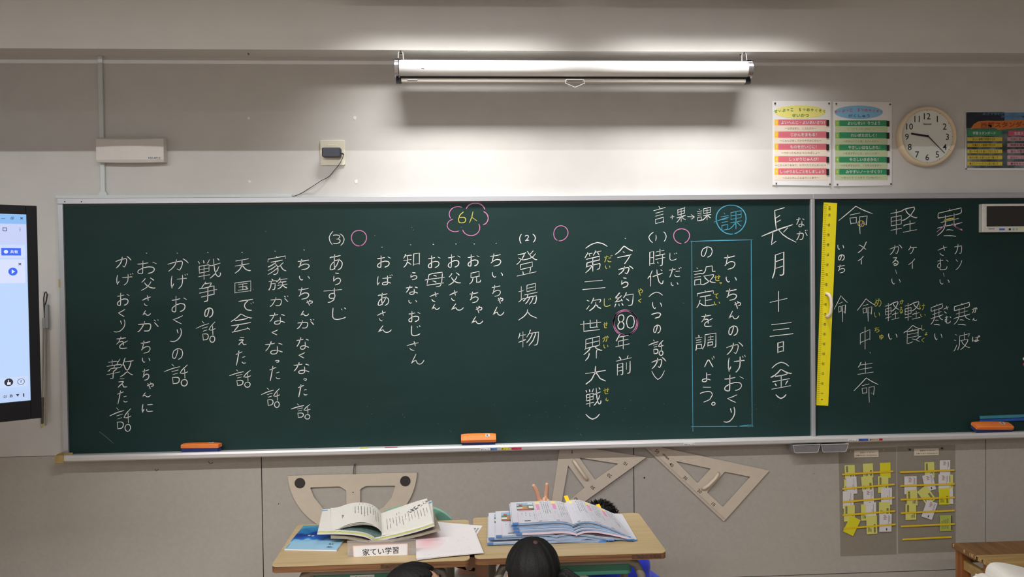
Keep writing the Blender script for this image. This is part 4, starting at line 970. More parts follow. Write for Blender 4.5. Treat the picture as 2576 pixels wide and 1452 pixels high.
square([(1609, 1114), (1935.5, 1184.5), (1821, 1312.5)], [[(1700, 1160), (1789, 1179.5), (1755, 1216.5)], [(1823, 1187), (1888.5, 1200), (1819, 1276.5), (1778.5, 1239)]],
  'long narrow cream set square, right of the pair below the tray', ((1767, 1230), (1807, 1190)), [('50', 1653, 1136, -43), ('40', 1689, 1170, -43), ('30', 1724, 1203, -43), ('20', 1760, 1236, -43), ('10', 1795, 1269, -43)], ((1609, 1114), (1821, 1312.5), 1, 1), [('UCHIDA', 1675, 1149, 22, -43)])
# ------------------------------------------------------------------ big screen on the left, turned towards the class
TR_ = np.array([-1.559, -.81, 0]); TD = np.array([-math.cos(math.radians(36)), -math.sin(math.radians(36)), 0]); TN = np.array([math.sin(math.radians(36)), -math.cos(math.radians(36)), 0])
TZ0, TZ1, TL = 1.099, 1.880, 1.36
def tv(s, z, off=0): return tuple(TR_+TD*s+TN*off+np.array([0, 0, z]))
def tvpx(px, py, off=0):
    d = ray(px, py); o = TR_+TN*off; k = np.dot(o-CAM, TN)/np.dot(d, TN); p = CAM+d*k-o; return float(np.dot(p, TD)), float(p[2])
def tbox(m, s0, s1, z0, z1, o0, o1):
    return m.add([tv(s, z, o) for z in (z0, z1) for o in (o0, o1) for s in (s0, s1)], [(0, 2, 3, 1), (4, 5, 7, 6), (0, 1, 5, 4), (2, 6, 7, 3), (0, 4, 6, 2), (1, 3, 7, 5)])
t = thing('flat_screen', tuple(tv(TL/2, TZ0, -.03)), 'large black framed touch screen showing a browser, at the left edge', 'screen')
BZ = mat('screen_bezel', (14, 14, 18), .5, noise=0, spec=.2)
tbox(MB(), 0, TL, TZ0, TZ1, -.06, -.001).build('casing', BZ, t, bevel=.006)
s0, zt_ = tvpx(66.5, 540); s0b, zb_ = tvpx(76, 1007); s0 = (s0+s0b)/2
fr = MB(); tbox(fr, .0, s0, TZ0, TZ1, 0, .006); tbox(fr, TL-s0, TL, TZ0, TZ1, 0, .006); tbox(fr, s0, TL-s0, zt_, TZ1, 0, .006); tbox(fr, s0, TL-s0, TZ0, zb_, 0, .006)
fr.build('bezel', BZ, t, bevel=.002)
def emis(name, rgb, k=1.0):
    if name in MATS: return MATS[name]
    m = bpy.data.materials.new(name); m.use_nodes = True; b = m.node_tree.nodes['Principled BSDF']; c = lin(rgb)
    b.inputs['Base Color'].default_value = (.02, .02, .02, 1); b.inputs['Roughness'].default_value = .3
    b.inputs['Emission Color'].default_value = (*c, 1); b.inputs['Emission Strength'].default_value = k; MATS[name] = m; return m
tbox(MB(), s0, TL-s0, zb_, zt_, .0002, .001).build('lit_display', emis('display_page', (186, 212, 250)), t)
def tq(m, px0, py0, px1, py1, off, left=False):
    a = tvpx(px0, py0, off) if not left else (TL-s0, tvpx(0, py0, off)[1]); b = tvpx(px1, py1, off)
    m.quad(tv(a[0], b[1], off), tv(b[0], b[1], off), tv(b[0], a[1], off), tv(a[0], a[1], off))
def band(nm, py0, py1, rgb, px1=65, off=.0016):
    _, za = tvpx(66, py0); _, zb__ = tvpx(66, py1); sb, _ = tvpx(px1, (py0+py1)/2)
    m = MB(); m.quad(tv(TL-s0, zb__, off), tv(sb, zb__, off), tv(sb, za, off), tv(TL-s0, za, off)); return m.build(nm, emis('glow_%d_%d_%d' % rgb, rgb), t)
band('title_bar', 541, 564, (132, 184, 240), 66); band('tool_bar', 564, 614, (196, 206, 244), 66); band('side_panel_head', 617, 649, (206, 216, 250), 63); band('side_panel', 653, 712, (214, 222, 252), 63)
band('help_bar', 946, 972, (200, 216, 248), 70); band('shelf', 980, 1006, (186, 208, 246), 75)
def tp(mb, body, px, py, hpx, off=.0024, wpx=None):
    s, z = tvpx(px, py, off); k = (tvpx(px, py-1, off)[1]-z); put_type(mb, body, tv(s, z, off), tuple(-TD), (0, 0, 1), (wpx*k*1.25) if wpx else None, hpx*k if hpx else None, .02)
dk = emis('display_ink', (36, 44, 70)); wh = emis('display_white', (225, 232, 255)); bl_ = emis('display_blue', (44, 100, 240)); nv = emis('display_navy', (22, 24, 46))
def tdisc(m, px, py, rpx, off, n=24):
    s, z = tvpx(px, py, off); k = (tvpx(px, py-1, off)[1]-z)
    m.add([tv(s-rpx*k*math.cos(2*math.pi*i/n), z+rpx*k*math.sin(2*math.pi*i/n), off) for i in range(n)], [tuple(range(n))])
m = MB(); tq(m, 3, 624, 53, 643, .002); m.build('share_button', bl_, t)
m = MB(); tdisc(m, 32.5, 683.5, 10, .002); m.build('play_button', bl_, t)
m = MB(); a = tvpx(29.5, 678, .0026); b = tvpx(29.5, 689, .0026); c_ = tvpx(38, 683.5, .0026); m.add([tv(*a, .0026), tv(*b, .0026), tv(*c_, .0026)], [(0, 1, 2)])
tp(m, '共有', 35.5, 633.5, 8.5, .0026); tdisc(m, 15, 633.5, 4.6, .0026); m.build('button_print', wh, t)
m = MB(); tp(m, '×', 54.3, 549.5, 6.5); tp(m, '×', 50, 664.5, 6.5); tp(m, '⋮', 50.5, 577.5, 8.5); tp(m, '－', 8.3, 550, None, wpx=7); tp(m, '□', 12, 577, 9); tp(m, '□', 30, 550, 5); tp(m, '□', 32, 548, 5); tp(m, ':21 あ', 20, 997, 8); tp(m, '?', 53, 960, 7.5)
tp(m, '▼', 44.5, 995, 6.5); tp(m, '▮', 59.5, 994, 8.5); m.build('display_lettering', dk, t)
m = MB(); s, z = tvpx(53, 960.5, .0024); k = .0016
for i in range(24):
    a0, a1 = 2*math.pi*i/24, 2*math.pi*(i+1)/24; m.quad(*[tv(s+r*k*math.cos(a), z+r*k*math.sin(a), .0024) for r, a in ((6.2, a0), (6.2, a1), (7.2, a1), (7.2, a0))])
m.build('help_ring', dk, t)
m = MB(); tdisc(m, 22, 962, 9.6, .002); m.build('touch_button', nv, t)
m = MB(); tq(m, 20, 956, 22.5, 965, .0026); tq(m, 18, 962, 27, 968, .0026); m.build('touch_icon', wh, t)
# stand of the screen
STM = mat('stand_metal', (60, 60, 64), .4, .6)
m = MB(); sc = TL/2
for ds in (-.35, .35): m.tube([tv(sc+ds, .05, -.09), tv(sc+ds, 1.75, -.09)], .025, 10)
m.build('post', STM, t)
for ds in (-.35, .35): MB().tube([tv(sc+ds, .05, -.42), tv(sc+ds, .05, .35)], .025, 8).build('foot', STM, t)
MB().tube([tv(sc-.35, .8, -.09), tv(sc+.35, .8, -.09)], .02, 8).build('cross_bar', STM, t)

# hooked rods hanging on the wall beside the screen
a = at(114, 780, -.015)
t = thing('screen_pull_rod', tuple(at(114, 1068, -.015)), 'thin metal rods hung from a black cord between screen and blackboard', 'rod')
ROD = mat('rod_metal', (176, 170, 162), .3, .7)
for (xa_, ya_, xb_, yb_, r, nm) in ((114.5, 812, 116.5, 1066, .0042, 'rod'), (118.5, 825, 119.3, 1040, .0026, 'rod'), (109.5, 825, 106.5, 1000, .0036, 'rod')):
    A, B = at(xa_, ya_, -.014), at(xb_, yb_, -.014); MB().tube([A, B], r, 8).build(nm, ROD, t)
A, B = at(107, 1000, -.014), at(106.2, 1066, -.014); MB().tube([A, B], .0058, 8).build('dark_sleeve', mat('dark_sleeve', (84, 76, 72), .5), t)
C_ = at(106, 1074, -.014); MB().tube([B, C_], .0048, 8).build('yellow_tip', mat('yellow_tip', (196, 180, 60), .5), t)
A, B = at(117, 766, -.016), at(117, 826, -.016); MB().box(A[0]-.008, A[0]+.008, -.022, -.008, B[2], A[2]).build('holder', mat('grey_holder', (142, 144, 146), .5), t, bevel=.002)
A, B = at(110, 800, -.016), at(111, 826, -.016); MB().box(A[0]-.005, A[0]+.009, -.024, -.008, B[2], A[2]).build('clamp', mat('grey_holder', (142, 144, 146), .5), t, bevel=.002)
m = MB(); Pq = [at(*q, -.02) for q in ((112, 800), (111, 775), (110, 752), (112, 738), (116, 734), (119, 741), (117, 755), (113, 770), (112, 790))]; m.tube([tuple(p) for p in Pq], .0028, 6)
m.build('cord_loop', BLACK, t)
p = at(114.5, 735, 0); MB().tube([(p[0], 0, p[2]), (p[0], -.026, p[2]+.002)], .002, 6).build('wall_pin', STEEL, t)
p = at(149, 713, -.043); MB().box(p[0]-.003, p[0]+.004, -.0435, -.03, p[2]-.02, p[2]+.02).build('tape_scrap', TAPE, bl)

# ------------------------------------------------------------------ pupils' desks
def wood(name, c0, c1, sc=(1, 14, 14), scale=3, rough=.45):
    m = bpy.data.materials.new(name); m.use_nodes = True; nt = m.node_tree; b = nt.nodes['Principled BSDF']; b.inputs['Roughness'].default_value = rough
    tc = nt.nodes.new('ShaderNodeTexCoord'); mp = nt.nodes.new('ShaderNodeMapping'); mp.inputs['Scale'].default_value = sc
    n = nt.nodes.new('ShaderNodeTexNoise'); n.inputs['Scale'].default_value = scale; n.inputs['Detail'].default_value = 8; n.inputs['Distortion'].default_value = .4
    cr = nt.nodes.new('ShaderNodeValToRGB'); e = cr.color_ramp.elements; e[0].position = .35; e[1].position = .68; e[0].color = (*lin(c0), 1); e[1].color = (*lin(c1), 1)
    nt.links.new(tc.outputs['Object'], mp.inputs[0]); nt.links.new(mp.outputs[0], n.inputs[0]); nt.links.new(n.outputs[0], cr.inputs[0]); nt.links.new(cr.outputs[0], b.inputs['Base Color']); return m
TOPW = wood('desk_laminate', (178, 154, 114), (192, 170, 130)); EDGE = wood('plywood_edge', (86, 54, 32), (140, 98, 60), (1, 1, 90), 4, .6)
LEGM = mat('desk_leg_enamel', (132, 124, 112), .4, .2, noise=.03); GREEN = mat('green_plastic_drawer', (52, 116, 92), .45, noise=.03)
def rrect(x0, x1, y0, y1, r, n=6):
    P = []
    for cx, cy, a0 in ((x1-r, y1-r, 0), (x0+r, y1-r, 90), (x0+r, y0+r, 180), (x1-r, y0+r, 270)):
        for k in range(n+1): a = math.radians(a0+90*k/n); P.append((cx+r*math.cos(a), cy+r*math.sin(a)))
    return P
def vprism(m, P, z0, z1):
    n = len(P); return m.add([(x, y, z0) for x, y in P]+[(x, y, z1) for x, y in P], [tuple(range(n))[::-1], tuple(range(n, 2*n))]+[(i, (i+1) % n, n+(i+1) % n, n+i) for i in range(n)])
def desk(x0, x1, y0, y1, label, sticker=None, wear=None, z=.67):
    t = thing('pupil_desk', ((x0+x1)/2, (y0+y1)/2, 0), label, 'desk', 'pupils desks in front of the blackboard')
    P = rrect(x0, x1, y0, y1, .02)
    vprism(MB(), P, z-.003, z).build('desktop', TOPW, t); vprism(MB(), rrect(x0+.0006, x1-.0006, y0+.0006, y1-.0006, .0195), z-.0235, z-.0031).build('plywood_core', EDGE, t)
    zu = z-.024; lx0, lx1 = x0+.07, x1-.07
    for lx, s in ((lx0, 1), (lx1, -1)):
        for ly, q in ((y0+.055, 1), (y1-.06, -1)):
            Pq = [(lx+s*.10, ly, zu-.014), (lx+s*.06, ly, zu-.016), (lx+s*.025, ly, zu-.032), (lx+s*.006, ly, zu-.07), (lx, ly, zu-.13), (lx, ly+q*.0, .02)]
            o = MB().tube(Pq, .0145, 10).build('leg', LEGM, t, smooth=True)
            MB().tube([(lx, ly, 0), (lx, ly, .03)], .018, 10).build('rubber_foot', BLACK, o)
        MB().tube([(lx, y0+.055, .12), (lx, y1-.06, .12)], .011, 8).build('side_rail', LEGM, t)
    MB().box(lx0+.05, lx1-.05, y0+.03, y0+.045, zu-.022, zu-.0005).build('front_rail', LEGM, t)
    MB().tube([(lx0, y1-.06, .16), (lx1, y1-.06, .16)], .011, 8).build('stretcher', LEGM, t)
    d = vprism(MB(), rrect(x0+.125, x1-.11, y0+.04, y1-.05, .02), zu-.062, zu-.024).build('book_box', GREEN, t, bevel=.003)
    if sticker:
        sx0, sx1 = sticker; MB().box(sx0, sx1, y0+.0385, y0+.0395, zu-.058, zu-.029).build('size_sticker', mat('sticker_paper', (206, 204, 198), .6), t)
        m = MB(); put_type(m, '4', (sx0+.016, y0+.038, zu-.043), (1, 0, 0), (0, 0, 1), None, .02, .03)
        for k in range(2): put_type(m, '身体計測 150' if k == 0 else '天板 号数', (sx0+.05, y0+.038, zu-.037-.011*k), (1, 0, 0), (0, 0, 1), .044, .006)
        m.build('sticker_print', INK, t)
    if wear:
        WR = mat('dark_chipped_edge', (74, 50, 34), .8, noise=.5, scale=90)
        for a, b in wear: MB().box(a, b, y0-.0004, y0+.002, z-.0195, z-.0065).build('chipped_patch', WR, t)
    return t
DZ = .67
dA = desk(-.634, .012, -1.238, -.803, 'pupil desk on the left with blue booklet and white sign, light wood top', (-.385, -.305), [(-.28, -.2)])
dB = desk(.028, .674, -1.226, -.779, 'pupil desk on the right under the tall pile of open workbooks', (.155, .235), [(.555, .655)])
dC = desk(1.46, 2.1, -1.98, -1.56, 'pupil desk below the bottom right corner holding a curled open book')

# ------------------------------------------------------------------ books
def resample(P, N):
    P = np.array(P, float); d = np.r_[0, np.cumsum(np.hypot(*(P[1:]-P[:-1]).T))]; u = np.linspace(0, d[-1], N)
    Q_ = np.stack([np.interp(u, d, P[:, 0]), np.interp(u, d, P[:, 1])], 1)
    for _ in range(2): Q_[1:-1] = (Q_[:-2]+2*Q_[1:-1]+Q_[2:])/4
    return Q_
class Sheet:
    """bent block of pages between a near and a far profile (x, z lists), thickness downwards"""
    def __init__(s, near, far, yn, yf, N=22, bulge=0):
        s.n = resample(near, N); s.f = resample(far, N); s.yn, s.yf, s.N = yn, yf, N
    def p(s, u, v, up=0):
        a = s.n*(1-v)+s.f*v; i = min(s.N-1.0001, max(0, u*(s.N-1))); k = int(i); w_ = i-k; q = a[k]*(1-w_)+a[k+1]*w_
        return (q[0], s.yn+(s.yf-s.yn)*v, q[1]+up)
    def solid(s, name, m, parent, t0, t1=None, zmin=None, off=0):
        t1 = t0 if t1 is None else t1; mb = MB(); V = 3; vs = []
        for i in range(s.N):
            for j in range(V):
                x, y, z = s.p(i/(s.N-1), j/(V-1), -off); t_ = t0+(t1-t0)*i/(s.N-1); zl = z-t_
                if zmin is not None: zl = max(zl, zmin); z = max(z, zl+.0006)
                vs += [(x, y, z), (x, y, zl)]
        id_ = lambda i, j, k: (i*V+j)*2+k; fs = []
        for i in range(s.N-1):
            for j in range(V-1):
                fs += [(id_(i, j, 0), id_(i+1, j, 0), id_(i+1, j+1, 0), id_(i, j+1, 0)), (id_(i, j, 1), id_(i, j+1, 1), id_(i+1, j+1, 1), id_(i+1, j, 1))]
            fs += [(id_(i, 0, 0), id_(i, 0, 1), id_(i+1, 0, 1), id_(i+1, 0, 0)), (id_(i, V-1, 0), id_(i+1, V-1, 0), id_(i+1, V-1, 1), id_(i, V-1, 1))]
        for i in (0, s.N-1):
            for j in range(V-1): fs.append((id_(i, j, 0), id_(i, j+1, 0), id_(i, j+1, 1), id_(i, j, 1)))
        return mb.add(vs, fs).build(name, m, parent)
    def mark(s, mb, u0, u1, v0, v1, up=.0009):
        K = max(1, int(abs(u1-u0)*s.N)+1)
        for k in range(K):
            a, b = u0+(u1-u0)*k/K, u0+(u1-u0)*(k+1)/K; mb.quad(s.p(a, v0, up), s.p(b, v0, up), s.p(b, v1, up), s.p(a, v1, up))
def px2(P, Y, dx=0, dz=0, zmin=None):
    o = []
    for q in P:
        x, z = XZ(*q, Y); z += dz; o.append((x+dx, max(z, zmin) if zmin else z))
    return o
WBP = mat('workbook_page', (206, 206, 214), .7, noise=.01); WBE = mat('workbook_blue_edge', (134, 158, 190), .7, noise=.3, scale=500, stretch=(.05, .05, 1))
WBK = mat('workbook_pink_edge', (212, 188, 206), .7, noise=.08, scale=300, stretch=(.05, .05, 1))
WBC = mat('workbook_corner_blue', (66, 118, 182), .6, noise=.1); PNK = mat('print_pink', (222, 150, 186), .7, noise=0); YLP = mat('print_yellow', (238, 222, 140), .7, noise=0)
RNG2 = random.Random(5)
def text_cols(sh, mb, u0, u1, v0, v1, n, wdt=.006, dens=.75):
    for k in range(n):
        u = u0+(u1-u0)*(k+.5)/n; v = v1-RNG2.uniform(0, .04)
        ve = v0+(v1-v0)*RNG2.uniform(0, .55)
        while v > ve:
            h = .016
            if RNG2.random() < dens: sh.mark(mb, u-wdt*RNG2.uniform(.3, .5), u+wdt*RNG2.uniform(.3, .5), v-h*.7, v)
            v -= h*1.25
YN, YF = -1.112, -.80
tn = [(1289.5, 1317), (1320, 1316), (1355, 1314), (1390, 1311), (1415, 1311), (1432, 1314), (1442, 1319.5), (1452, 1313.5), (1470, 1311), (1490, 1312), (1520, 1322), (1555, 1336), (1586, 1351)]
tf = [(1284, 1265), (1315, 1263), (1350, 1262), (1380, 1260.5), (1400, 1260.5), (1413, 1262), (1421, 1266), (1428, 1259.5), (1440, 1257), (1455, 1257), (1484, 1267), (1515, 1279.5), (1550, 1296)]
near, far = px2(tn, YN), px2(tf, YF)
gi = 6; NB = 9; offs = [-.088, .024, -.084, -.058, .012, .004, .002, -.004, 0]
names = ['lowest workbook of the pile on the right desk', 'second workbook from the bottom, sticking out to the right', 'third workbook from the bottom, sticking out far left', 'workbook in the pile showing a comic panel at its left',
         'middle workbook of the pile, pink edged pages', 'fifth workbook down in the squared upper pile', 'third workbook down in the upper pile', 'second workbook from the top of the pile', 'topmost open workbook with comic panel and yellow tabs']
for k in range(NB):
    w1_, w0_ = (k+1)/NB, k/NB
    def lay(Pf, w_):
        o = []
        for i, (x, z) in enumerate(Pf):
            e = DZ+.0015; zz = e+(z-e)*w_
            if i == gi: zz -= .006*min(1, (1-w_)*3)*w_
            o.append((x+offs[k]*(1 if k < NB-1 else 1), zz))
        return o
    T_, F_ = lay(near, w1_), lay(far, w1_)
    dyk = RNG2.uniform(-.006, .006) if k < NB-1 else 0
    gl_, gr = T_[:gi+1], T_[gi:]; fl, fr_ = F_[:gi+1], F_[gi:]
    x0 = T_[0][0]; t = thing('open_workbook', (T_[gi][0], (YN+YF)/2, min(p[1] for p in T_)), names[k]+', lying open', 'workbook', 'workbooks piled open on the right desk')
    hgt = (near[3][1]-DZ)/NB*.74
    for nm, a, b in (('left_pages', gl_, fl), ('right_pages', gr, fr_)):
        sh = Sheet(a, b, YN+dyk, YF+dyk, 16)
        thk = min(hgt, (sum(p[1] for p in a)/len(a)-DZ)/((k+1))*.8)
        o = sh.solid(nm, WBK if k == 4 else WBE, t, thk, thk, DZ+.0006)
        Sheet(a, b, YN+dyk-.0005, YF+dyk, 16).solid('open_page', WBP, o, .0005, None, None, -.0008)
        if nm == 'left_pages':
            m = MB(); sh.mark(m, -.0, .1, -.003, .012, .0014); m.build('corner_tag', WBC, o)
            q = MB(); a_ = sh.p(0, 0); q.box(a_[0]-.0004, a_[0]+.02, YN+dyk-.0012, YN+dyk-.0002, a_[2]-thk*.85, a_[2]-.0002); q.build('corner_block', WBC, o)
        else:
            q = MB(); a_ = sh.p(1, 0); q.box(a_[0]-.024, a_[0]+.0006, YN+dyk-.0012, YN+dyk-.0002, a_[2]-thk*.6, a_[2]+.0015); q.build('corner_block', WBC, o)
        if k in (NB-1, 3, 2):
            G1, G2, Y_, P_, B_, R_, S_, Wt = MB(), MB(), MB(), MB(), MB(), MB(), MB(), MB()
            if nm == 'left_pages':
                sh.mark(B_, .1, .4, .80, .93); sh.mark(G1, .1, .4, .56, .80); sh.mark(R_, .12, .38, .595, .635, .0012); sh.mark(S_, .2, .29, .62, .78, .0014)
                sh.mark(Wt, .105, .2, .64, .71, .0016); sh.mark(Wt, .3, .385, .84, .9, .0016); sh.mark(Wt, .31, .39, .66, .76, .0016); sh.mark(R_, .14, .2, .8, .86, .0016)
                sh.mark(P_, .13, .36, .515, .54); sh.mark(P_, .1, .105, .02, .5); sh.mark(P_, .41, .415, .02, .92); text_cols(sh, G2, .14, .34, .2, .46, 3, .012); text_cols(sh, G2, .36, .4, .1, .46, 1, .012)
                sh.mark(G2, .2, .3, .06, .09)
                starts = (.43, .72)
            else: starts = (.08, .37, .66)
            for st in starts:
                sh.mark(Y_, st, st+.085, .85, .97); sh.mark(P_, st+.01, st+.07, .56, .84); text_cols(sh, G2, st+.1, st+.24, .2, .9, 4, .013, .8); sh.mark(P_, st+.265, st+.268, .05, .95)
                text_cols(sh, G2, st+.09, st+.25, .88, .96, 5, .014); sh.mark(P_, st+.04, st+.15, .045, .06); text_cols(sh, G2, st+.22, st+.25, .25, .5, 1, .012, 1); text_cols(sh, G2, st, st+.08, .1, .5, 2, .006, .5)
                sh.mark(G2, st, st+.05, .02, .04)
            for M_, nn, mm in ((G1, 'comic_green', mat('comic_green', (92, 124, 92), .7, noise=.4, scale=160)), (B_, 'comic_sky', mat('comic_sky', (150, 178, 204), .7, noise=.2, scale=160)), (R_, 'comic_figure', mat('comic_red', (190, 96, 84), .7, noise=.3, scale=200)),
                  (S_, 'comic_tan', mat('comic_tan', (188, 142, 98), .7, noise=.3, scale=200)), (Wt, 'speech_bubble', PAPER), (Y_, 'yellow_header', YLP), (P_, 'pink_print', PNK), (G2, 'page_text', DK)):
                if M_.v: M_.build(nn, mm, o)
    if k == NB-1:
        for (pp, tt, yy) in (((1429, 1262), (1424, 1247.5), YF), ((1507, 1276), (1504, 1269), YF)):
            a, b = at(*pp, yy+.002), at(*tt, yy+.002); u = Vector((1, 0, 0)); sx = .0085
            m = MB().add([(a[0]-sx*.8, yy, a[2]-.004), (a[0]+sx, yy, a[2]-.002), (b[0]+sx*.7, yy+.004, b[2]+.001), (b[0]-sx, yy+.004, b[2]-.002), (a[0]-sx*.8, yy+.0006, a[2]-.004), (a[0]+sx, yy+.0006, a[2]-.002), (b[0]+sx*.7, yy+.0046, b[2]+.001), (b[0]-sx, yy+.0046, b[2]-.002)],
                [(0, 1, 2, 3), (4, 7, 6, 5), (0, 4, 5, 1), (1, 5, 6, 2), (2, 6, 7, 3), (3, 7, 4, 0)]); m.build('sticky_tab', mat('yellow_tab', (250, 208, 20), .6, noise=0), t)
# closed thin book slipped under the pile at the front right
c0 = [onz(*q, DZ+.004) for q in ((1400, 1374), (1548, 1375), (1530, 1345), (1395, 1345))]

# left desk: three open books
YA, YA2 = -1.03, -.80
An = [(834, 1336.5), (851, 1329), (871, 1319.5), (892, 1314), (913, 1312), (934, 1316.5), (950, 1326), (958.5, 1335), (961, 1342)]
Af = [(832, 1278), (851, 1277), (871, 1269), (892, 1264.5), (913, 1264), (934, 1268), (948, 1277), (955, 1285), (958.5, 1292)]
Bn = [(961, 1342), (984, 1338), (1008, 1333), (1050, 1322), (1088.5, 1309)]
Bf = [(958.5, 1292), (978, 1285), (997, 1279), (1039, 1264), (1074, 1254)]
t = thing('open_book', (-.28, -.9, .70), 'open story book on top of the pile, left page arched, right page with ink drawing', 'book', 'open books on the left desk')
CR1 = mat('cream_page', (216, 213, 205), .75, noise=.01)
shL, shR = Sheet(px2(An, YA), px2(Af, YA2), YA, YA2, 26), Sheet(px2(Bn, YA), px2(Bf, YA2), YA, YA2, 20)
oL = shL.solid('left_leaf', CR1, t, .0018)
m = MB(); text_cols(shL, m, .42, .92, .22, .8, 9, .014, .9); text_cols(shL, m, .2, .24, .25, .55, 2, .02, .7); text_cols(shL, m, .5, .8, .86, .95, 5, .016, .6); m.build('page_text', GREYINK, oL)
oR = shR.solid('right_pages', CR1, t, .0085)
m = MB(); text_cols(shR, m, .08, .97, .12, .62, 14, .013, .9); text_cols(shR, m, .3, .4, .66, .8, 2, .013); m.build('page_text', GREYINK, oR)
m = MB()
for q in range(34): u = RNG2.uniform(.52, .98); v = .58+(u-.5)*.62+RNG2.uniform(-.1, .06); shR.mark(m, u, u+RNG2.uniform(.008, .05), min(.95, v), min(.96, v+RNG2.uniform(.008, .03)), .0012)
m.build('ink_drawing', mat('ink_drawing', (96, 96, 98), .8, noise=.5, scale=200), oR)
for q, (dz_, dd) in enumerate(((-.010, 4), (-.018, 7), (-.025, 10))):
    n_ = [(x, y+dd*.9*math.sin(math.pi*min(1, max(0, (x-834)/127))) ) for x, y in An]; f_ = [(x, y+dd*.9*math.sin(math.pi*min(1, max(0, (x-834)/127)))) for x, y in Af]
    Sheet(px2(n_, YA, zmin=.675), px2(f_, YA2), YA+.002*q, YA2, 20).solid('leaf', CR1, t, .0008)
Dn = [(836, 1337), (860, 1333), (890, 1331), (920, 1335), (945, 1343), (958, 1347)]; Df = [(832, 1283), (860, 1282), (890, 1280), (920, 1283), (945, 1290), (956, 1298)]
Sheet(px2(Dn, YA+.002), px2(Df, YA2-.004), YA+.002, YA2-.004, 18).solid('left_pages', mat('teal_page_edge', (84, 108, 104), .8, noise=.2, scale=400, stretch=(.1, .1, 1)), t, .010, .012)
t2 = thing('open_book', (-.28, -.92, .685), 'open book with lavender cover edge and yellow green striped pages, middle of the left pile', 'book', 'open books on the left desk')
YB_, YB2 = -1.04, -.79
LAV = mat('lavender_cover', (208, 202, 216), .5, noise=.02); YGE = mat('yellow_green_page_edge', (186, 190, 116), .8, noise=.22, scale=500, stretch=(.08, .08, 1))
Ln = [(800, 1338), (815, 1338), (835, 1337), (870, 1338), (905, 1341), (930, 1347), (942, 1355)]; Lf = [(812, 1283), (825, 1281), (845, 1281), (870, 1283), (905, 1285), (930, 1290), (942, 1297)]
Rn = [(942, 1357), (965, 1352), (1000, 1344), (1050, 1331), (1091, 1317)]; Rf = [(942, 1299), (960, 1296), (1000, 1285), (1045, 1272), (1086, 1260)]
for nm, a, b in (('left_pages', Ln, Lf), ('right_pages', Rn, Rf)):
    s1_ = Sheet(px2(a, YB_), px2(b, YB2), YB_, YB2, 18); o = s1_.solid(nm, YGE, t2, .006, .006)
    Sheet(px2([(x, y-.4) for x, y in a], YB_), px2([(x, y-.4) for x, y in b], YB2), YB_, YB2, 18).solid('open_page', CR1, o, .0007, None, None, -.0008)
    Sheet(px2(a, YB_-.004, dx=-.003 if nm[0] == 'l' else .003), px2(b, YB2+.003, dx=-.003 if nm[0] == 'l' else .003), YB_-.004, YB2+.003, 18).solid('cover', LAV, o, .0035, None, DZ+.005, .0065)
    if nm[0] == 'l':
        m = MB(); text_cols(s1_, m, .02, .14, .2, .85, 3, .01, .6); m.build('page_text', mat('red_print', (206, 150, 150), .8), o)
        m = MB(); s1_.mark(m, .0, .1, .91, .96, .002); m.build('blue_print', mat('sky_print', (96, 160, 206), .7), o)
    else:
        m = MB(); s1_.mark(m, .95, .995, .88, .95, .002); m.build('blue_print', mat('sky_print', (96, 160, 206), .7), o)
t3 = thing('open_book', (-.27, -.93, .672), 'worn brownish open book at the bottom of the left pile', 'book', 'open books on the left desk')
BRN = mat('brown_page_edge', (150, 140, 122), .85, noise=.2, scale=400, stretch=(.1, .1, 1))
En = [(832, 1350), (870, 1352), (900, 1357), (925, 1363)]; Ef = [(832, 1300), (870, 1301), (900, 1304), (925, 1308)]
Gn = [(928, 1363), (980, 1360), (1040, 1350), (1080, 1340), (1108, 1332)]; Gf = [(928, 1308), (980, 1305), (1040, 1300), (1075, 1294), (1092, 1288)]
for nm, a, b in (('left_pages', En, Ef), ('right_pages', Gn, Gf)):
    Sheet(px2(a, -1.05, zmin=DZ+.0065), px2(b, -.81, zmin=DZ+.0065), -1.05, -.81, 14).solid(nm, BRN, t3, .008, .004, DZ+.0052)

# blue booklet, sheets, sign
def cover_mat():
    m = bpy.data.materials.new('watercolour_cover'); m.use_nodes = True; nt = m.node_tree; b = nt.nodes['Principled BSDF']; b.inputs['Roughness'].default_value = .35
    tc = nt.nodes.new('ShaderNodeTexCoord'); sp = nt.nodes.new('ShaderNodeSeparateXYZ'); n = nt.nodes.new('ShaderNodeTexNoise'); n.inputs['Scale'].default_value = 16; n.inputs['Detail'].default_value = 6
    nt.links.new(tc.outputs['Object'], sp.inputs[0]); nt.links.new(tc.outputs['Object'], n.inputs[0])
    a = nt.nodes.new('ShaderNodeMath'); a.operation = 'MULTIPLY_ADD'; a.inputs[1].default_value = 3.4; a.inputs[2].default_value = .30; nt.links.new(sp.outputs[1], a.inputs[0])
    x = nt.nodes.new('ShaderNodeMath'); x.operation = 'MULTIPLY_ADD'; x.inputs[1].default_value = -.9; nt.links.new(sp.outputs[0], x.inputs[0]); nt.links.new(a.outputs[0], x.inputs[2])
    s = nt.nodes.new('ShaderNodeMath'); s.operation = 'MULTIPLY_ADD'; s.inputs[1].default_value = .5; nt.links.new(n.outputs[0], s.inputs[0]); nt.links.new(x.outputs[0], s.inputs[2])
    cr = nt.nodes.new('ShaderNodeValToRGB'); nt.links.new(s.outputs[0], cr.inputs[0]); e = cr.color_ramp.elements
    e[0].position = .38; e[0].color = (*lin((150, 192, 216)), 1); e[1].position = .98; e[1].color = (*lin((70, 150, 178)), 1)
    for p, c in ((.45, (120, 176, 214)), (.48, (40, 108, 188)), (.62, (22, 62, 150)), (.72, (20, 44, 120)), (.8, (24, 96, 160))): k = e.new(p); k.color = (*lin(c), 1)
    nt.links.new(cr.outputs[0], b.inputs['Base Color']); return m
